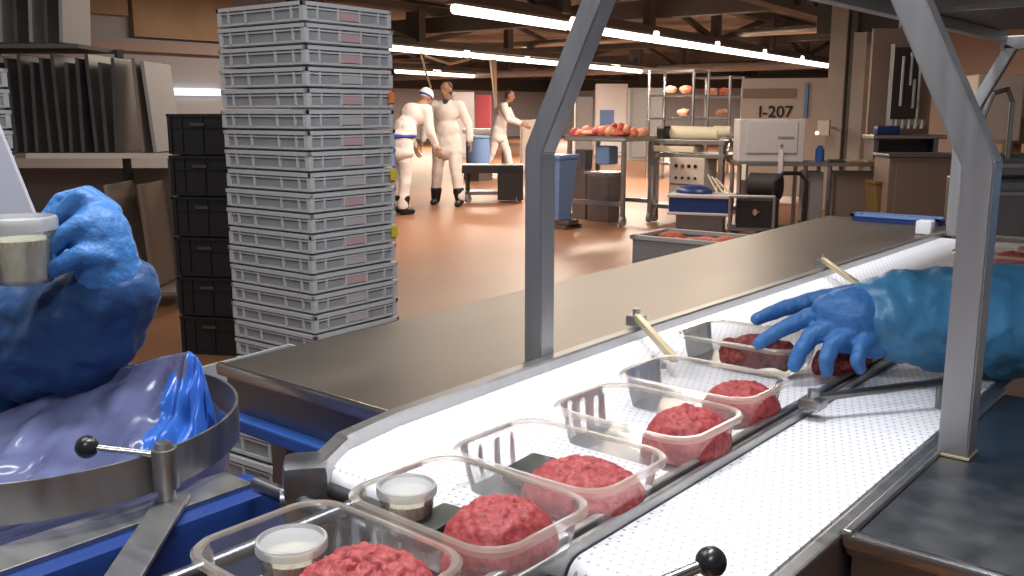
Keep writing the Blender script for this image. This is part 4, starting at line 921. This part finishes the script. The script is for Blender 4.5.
# black motor trolley
q = sz(742, 240, 0) + V((.1, .25, 0)); t = thing('motor_trolley', q, 'black motor unit on a low trolley with a curved handle under the control box', 'trolley')
b = nb(); box(b, q + V((-.05, 0, .28)), (.42, .40, .32), rz(.4), .02); obj('motor_housing', b, M['black'], t)
b = nb(); cyl(b, q + V((-.20, .1, .55)), q + V((.12, .15, .55)), .14, .14, 18); obj('motor', b, M['rubber'], t, SM)
b = nb(); tube(b, [q + V((.10, -.05, .15)), q + V((.14, -.03, .62)), q + V((.20, .02, .70)), q + V((.34, .12, .70)), q + V((.40, .16, .62)), q + V((.40, .16, .15))], .022, 8); obj('handle', b, M['black'], t, SM)
b = nb(); bar(b, q + V((-.3, -.2, .12)), q + V((.42, .2, .12)), .4, .03); obj('platform', b, M['steel_d'], t)
for sx, sy in ((-.2, -.25), (.25, -.05), (-.1, .15), (.35, .25)): wheel(t, q + V((sx, sy, .055)), .05)
b = nb(); cyl(b, q + V((.02, -.23, .30)), q + V((.03, -.2, .30)), .035, .035, 14); obj('badge', b, M['steel_lt'], t, SM)
b = nb(); tube(b, [q + V((-.22, -.32, .02)), q + V((-.22, -.32, .46)), q + V((.18, -.12, .46)), q + V((.18, -.12, .02))], .018, 8); obj('guard_hoop', b, M['steel'], t, SM)
# blue and white crate with sticks
q = sz(702, 234, 0); t = thing('utensil_crate', q, 'blue and white crate on a stool with pale sticks poking out', 'crate')
b = nb(); box(b, q + V((-.02, 0, .33)), (.66, .40, .20), rz(.35), .03); obj('crate_body', b, M['navy'], t)
b = nb(); box(b, q + V((-.02, 0, .43)), (.70, .44, .035), rz(.35), .01); box(b, q + V((-.02, 0, .24)), (.69, .43, .03), rz(.35), .01); obj('rim', b, M['paper'], t)
b = nb(); ball(b, q + V((-.12, 0, .46)), (.22, .15, .08), 16); obj('blue_liner', b, M['navy'], t, SM)
b = nb(); box(b, q + V((-.02, 0, .11)), (.5, .3, .22), rz(.35)); obj('stool', b, M['steel_d'], t)
for i in range(3):
    b = nb(); p0 = q + V((.16 + i * .06, .02 + i * .03, .46)); bar(b, p0, p0 + V((-.10 - .03 * i, -.05, .20 - .02 * i)), .03, .02, .003); o = obj('stick', b, M['cream']); tag(o, ('leftmost pale stick leaning out of the blue and white crate', 'middle pale stick leaning out of the blue and white crate', 'rightmost pale stick leaning out of the blue and white crate')[i], 'stick')
# grey crate with meat behind the table
q = sv(690, 250, 6.0); q.z = 0; q += V((0, .12, 0)); t = thing('meat_crate', q, 'grey crate of red meat on a stand just behind the steel table edge', 'crate')
RZ = rz(ra)
x_, y_ = .36, .22
def rb(bm, x0, x1, y0, y1, z0, z1): c3 = RZ @ V(((x0 + x1) / 2, (y0 + y1) / 2, 0)); return box(bm, q + c3 + V((0, 0, (z0 + z1) / 2)), (x1 - x0, y1 - y0, z1 - z0), RZ)
b = nb()
for s in (-1, 1): rb(b, s * x_ - .008, s * x_ + .008, -y_, y_, .34, .53); rb(b, -x_, x_, s * y_ - .008, s * y_ + .008, .34, .53)
rb(b, -x_, x_, -y_, y_, .33, .345); obj('crate_body', b, M['crate'], t)
b = nb()
for s in (-1, 1): rb(b, s * x_ - .02, s * x_ + .02, -y_ - .02, y_ + .02, .52, .545); rb(b, -x_ - .02, x_ + .02, s * y_ - .02, s * y_ + .02, .52, .545)
obj('rim', b, M['crate_r'], t)
b = nb(); rb(b, -.3, .3, -.17, .17, 0, .33); obj('stand', b, M['steel_d'], t)
for i in range(10): meat_piece(q + RZ @ V((-.24 + (i % 5) * .13, -.09 + .17 * (i // 5), .47 + .015 * (i % 3))), (.085, .09, .045), 20 + i, 'piece of pinkish meat inside the grey crate behind the table', 'meat in the crate behind the table', 'meat_o')
# white work bench, barrel and cart behind the people
q = sv(486, 131, 20.5); b = nb(); t = thing('cutting_bench', V((q.x, q.y, 0)), 'long white topped bench between the walking and the stepping worker', 'bench')
b = nb(); bar(b, V((q.x, q.y, q.z)) - rgt * .5, V((q.x, q.y, q.z)) + rgt * .45, .6, .1, .03); obj('bench_top', b, M['white'], t)
for s in (-.4, .38): b = nb(); bar(b, V((q.x, q.y, 0)) + rgt * s, V((q.x, q.y, q.z - .05)) + rgt * s, .06, .06); obj('leg', b, M['steel'], t)
q = sv(478, 152, 18.5); q.z = 0; t = thing('barrel', q, 'upright dull blue barrel behind the walking person', 'barrel'); b = nb(); lathe(b, [(0, .25), (.22, .25), (.24, .55), (.22, .85), (0, .85)], q, 20); obj('barrel_body', b, M['ltblue'], t, SM); b = nb(); lathe(b, [(.23, .82), (.25, .84), (.23, .87), (0, .87)], q, 20); obj('lid', b, M['ltblue'], t, SM); b = nb(); bb(b, q.x - .2, q.x + .2, q.y - .2, q.y + .2, 0, .26); obj('pallet', b, M['steel_d'], t)
a, c_ = sv(463, 200, 14.2), sv(523, 200, 14.2); a.z = c_.z = 0; t = thing('dark_cart', a, 'low black cart with a solid box end, behind the left post', 'cart')
b = nb(); bar(b, a + V((0, 0, .50)), c_ + V((0, 0, .50)), .5, .12, .01); obj('cart_bed', b, M['black'], t); m_ = a.lerp(c_, .58); b = nb(); bar(b, m_ + V((0, 0, .29)), c_ + V((0, 0, .29)), .5, .5, .01); obj('box_end', b, M['black'], t)
b = nb(); bar(b, a + V((0, 0, .14)), c_ + V((0, 0, .14)), .4, .05); obj('lower_rail', b, M['steel_d'], t)
for s in (.08, .9): wheel(t, a.lerp(c_, s) + tcn * .2 + V((0, 0, .06)), .06)
b = nb(); bar(b, a.lerp(c_, .08) + V((0, 0, .12)), a.lerp(c_, .08) + V((0, 0, .46)), .05, .05); obj('leg', b, M['steel_d'], t)
# posters, doors and far boards
def board(px0, py0, px1, py1, dep, m_, name, label, cat, th=.05):
    p, q2 = sv(px0, py0, dep), sv(px1, py1, dep); zc = (p.z + q2.z) / 2; b = nb(); bar(b, V((p.x, p.y, zc)), V((q2.x, q2.y, zc)), th, abs(p.z - q2.z), .005); o = obj(name, b, M[m_]); tag(o, label, cat); return o
board(476, 95, 491, 128, 27, 'red', 'wall_banner', 'dark red panel on the far wall between two workers', 'panel')
def locker(px0, px1, ptop, dep, m_, label, name='tall_cabinet', cat='cabinet'):
    p, q2 = sv(px0, ptop, dep), sv(px1, ptop, dep); t = thing(name, V((p.x, p.y, 0)), label, cat); zt = p.z
    b = nb(); bar(b, V((p.x, p.y, zt / 2)), V((q2.x, q2.y, zt / 2)), .5, zt, .01); obj('cabinet_body', b, M[m_], t)
    off = tcn * .27; b = nb(); bar(b, V((p.x, p.y, zt / 2)).lerp(V((q2.x, q2.y, zt / 2)), .06) + off, V((p.x, p.y, zt / 2)).lerp(V((q2.x, q2.y, zt / 2)), .94) + off, .03, zt * .9, .005); dr = obj('door', b, M[m_], t)
    b = nb(); bb(b, q2.x - .12, q2.x - .08, q2.y - .3, q2.y - .26, zt * .45, zt * .55); obj('handle', b, M['black'], dr)
locker(575, 592, 97, 24, 'grey', 'tall grey cabinet behind the meat table, next to left post')
locker(629, 662, 88, 26, 'grey_l', 'wide grey cabinet with bright top, left of the wire racks')
locker(596, 627, 84, 29, 'wall', 'pale tall cabinet behind the meat heap')
locker(520, 540, 120, 21, 'beige', 'beige low cabinet the stepping worker leans on')
locker(452, 474, 92, 28, 'box', 'pale far cabinet behind the walking person')
board(600, 110, 614, 128, 22, 'ltblue', 'hanging_cloth', 'pale bluish cloth hanging behind the meat heap', 'cloth')
# things at the right: filling machine behind the passage
q = sv(900, 160, 11.8); q.z = 0
t = thing('filling_machine', q, 'tall steel filling machine with a dark glazed front, seen under the right frame arm', 'machine')
u_, v_ = rgt, tcn
def PM(s, o_, z): return q + u_ * s + v_ * o_ + V((0, 0, z))
b = nb(); bar(b, PM(-.36, -.2, 1.55), PM(.42, -.2, 1.55), .06, 1.6); obj('back_panel', b, M['tan2'], t)
for s in (-.18, .16): b = nb(); bar(b, PM(s, .0, 1.15), PM(s, .0, 2.15), .05, .05); obj('upright', b, M['steel'], t)
b = nb(); bar(b, PM(-.16, .0, 1.68), PM(.14, .0, 1.68), .05, .86, .01); gl = obj('glazed_front', b, M['hood'], t)
for i, (s, zc, h) in enumerate(((-.07, 1.7, .6), (.03, 1.85, .4), (.08, 1.55, .35))): b = nb(); cyl(b, PM(s, .05, zc - h / 2), PM(s, .05, zc + h / 2), .022, .022, 10); obj('feed_pipe', b, M['steel'], gl, SM)
b = nb(); bar(b, PM(-.2, .08, 1.2), PM(.22, .08, 1.2), .12, .08, .01); hb = obj('nozzle_bar', b, M['grey'], t)
for i in range(5): b = nb(); cyl(b, PM(-.15 + i * .08, .13, 1.13), PM(-.15 + i * .08, .13, 1.24), .022, .014, 10); obj('nozzle', b, M['white'], hb, SM)
b = nb(); bar(b, PM(-.45, .05, 1.03), PM(.45, .05, 1.03), .4, .05, .01); obj('worktop', b, M['steel'], t)
b = nb(); bar(b, PM(-.4, .0, .5), PM(-.34, .0, .5), .3, 1.0); bar(b, PM(.34, .0, .5), PM(.4, .0, .5), .3, 1.0); obj('side_leg', b, M['steel_d'], t)
b = nb(); bar(b, PM(-.34, -.05, .9), PM(.34, -.05, .9), .1, .12); obj('dark_gap', b, M['ink'], t)
b = nb(); q2 = PM(-.26, .14, 1.055); box(b, q2 + V((0, 0, .055)), (.3, .16, .11), rz(.7), .04); o = obj('blue_cloth_bundle', b, M['navy'], None, SM); tag(o, 'dark blue bundle lying on the filling machine worktop', 'cloth')
board(872, 92, 880, 118, 12.2, 'greyd', 'side_sign', 'small dark green grey plate left of the filling machine', 'plate')
b = nb(); ball(b, sv(899, 38, 12), .05, 10); cyl(b, sv(899, 38, 12), sv(899, 38, 12) + V((0, 0, .5)), .012, .012, 8); o = obj('hanging_bulb', b, M['cream'], None, SM); tag(o, 'small pale bulb hanging above the filling machine', 'lamp')
# steel cabinet and amber bin in front of it
p = sz(925, 226, 0) - V((0, .6, 0)); p = sv(924, 190, 9.6); p.z = 0; t = thing('steel_cabinet', p, 'broad brown grey steel cabinet left of the far guard frame post', 'cabinet')
def PC(s, o_, z): return p + u_ * s + v_ * o_ + V((0, 0, z))
b = nb(); bar(b, PC(-.36, -.2, .49), PC(.40, -.2, .49), .4, .78, .01); obj('cabinet_body', b, M['brown'], t)
b = nb(); bar(b, PC(-.38, -.2, .895), PC(.42, -.2, .895), .46, .03, .005); obj('cabinet_top', b, M['steel_d'], t)
b = nb(); bar(b, PC(-.30, .0, .49), PC(.36, .0, .49), .012, .68, .004); dr = obj('door', b, M['brown'], t)
b = nb(); bar(b, PC(.28, .02, .45), PC(.28, .02, .6), .02, .02); obj('handle', b, M['steel_d'], dr)
b = nb(); bar(b, PC(-.33, -.2, .05), PC(.37, -.2, .05), .34, .1); obj('plinth', b, M['ink'], t)
pa = sv(882, 200, 9.9); pa.z = 0
b = nb(); loft(b, [[(pa + u_ * sx * w_ + v_ * sy * .14 + V((0, 0, z)))[:] for sx, sy in ((-1, -1), (1, -1), (1, 1), (-1, 1))] for w_, z in ((.08, .0), (.13, .60))], True, True); t = thing('amber_bin', pa, 'tapered amber brown bin between the steel table and brown cabinet', 'bin'); obj('bin_body', b, M['amber'], t)
b = nb(); bar(b, pa - u_ * .14 + V((0, 0, .61)), pa + u_ * .14 + V((0, 0, .61)), .30, .03, .005); obj('rim', b, M['amber'], t)
# blue trays at the far table end
def shallow(c, w, d, h, m_, label, rot=0):
    t = thing('shallow_tray', c, label, 'tray'); R = rz(rot); b = nb()
    for s in (-1, 1): box(b, V(c) + R @ V((s * w / 2, 0, h / 2)), (.008, d, h), R); box(b, V(c) + R @ V((0, s * d / 2, h / 2)), (w, .008, h), R)
    box(b, V(c) + V((0, 0, .004)), (w, d, .008), R); obj('tray_body', b, M[m_], t); b = nb()
    for s in (-1, 1): box(b, V(c) + R @ V((s * w / 2, 0, h)), (.018, d + .018, .008), R); box(b, V(c) + R @ V((0, s * d / 2, h)), (w + .018, .018, .008), R)
    obj('rim', b, M['ltblue'], t)
shallow((-1.12, 3.56, .932), .30, .08, .02, 'navy', 'shallow blue tray lying across the far end of the steel table')
shallow((-.40, 3.02, .931), .12, .3, .05, 'navy', 'small blue tray on the far end of the empty lane', .1)
b = nb(); box(b, (-.935, 3.26, .955), (.05, .05, .045), None, .006); o = obj('white_block', b, M['white'], None, SM); tag(o, 'small white block beside the far frame post on the table end', 'block')
# machine far right behind the arm
q = sv(1003, 180, 4.6); q.z = 0; t = thing('slicing_machine', q, 'dark machine with two steel side rails at the right picture edge', 'machine')
def PR_(s, o_, z): return q + u_ * s + v_ * o_ + V((0, 0, z))
b = nb(); bar(b, PR_(-.08, -.2, .5), PR_(.5, -.2, .5), .4, 1.0, .01); obj('machine_body', b, M['steel_d'], t)
for z in (.94, 1.075): b = nb(); bar(b, PR_(-.07, .05, z), PR_(.5, .05, z), .02, .022, .003); obj('side_rail', b, M['steel'], t)
b = nb(); bar(b, PR_(-.05, -.25, 1.06), PR_(.4, -.25, 1.06), .25, .12, .02); obj('feed_head', b, M['steel_d'], t)
b = nb(); tube(b, [PR_(-.06, -.1, .9), PR_(-.07, -.1, 1.3), PR_(-.03, -.1, 1.42), PR_(.04, -.1, 1.44), PR_(.07, -.1, 1.38), PR_(.07, -.1, 1.1)], .012, 8); obj('curved_pipe', b, M['steel_d'], t, SM)
for i, (px, py, w_, h_, m_) in enumerate(((990, 108, .5, .7, 'beige'), (1012, 100, .55, .4, 'tan'), (1018, 130, .5, .35, 'amber'))):
    p = sv(px, py, (10.2, 11.2, 12.4)[i]); b = nb(); box(b, p, (w_, .4, h_), rz(PSI), .02); bar(b, V((p.x, p.y, 0)), V((p.x, p.y, p.z)), .1, .1); o = obj('stored_box', b, M[m_]); tag(o, ('beige upright box on a stand behind the right post', 'tan box on a stand at the right edge, above an amber one', 'amber box on a stand at the right edge')[i], 'box')
# ================================================================= view
scene.view_settings.view_transform = 'Standard'; scene.view_settings.look = 'None'; scene.view_settings.exposure = 0; scene.view_settings.gamma = 1; scene.view_settings.use_curve_mapping = False
try:
    scene.cycles.use_denoising = True; scene.cycles.max_bounces = 10; scene.cycles.transparent_max_bounces = 24
except Exception: pass
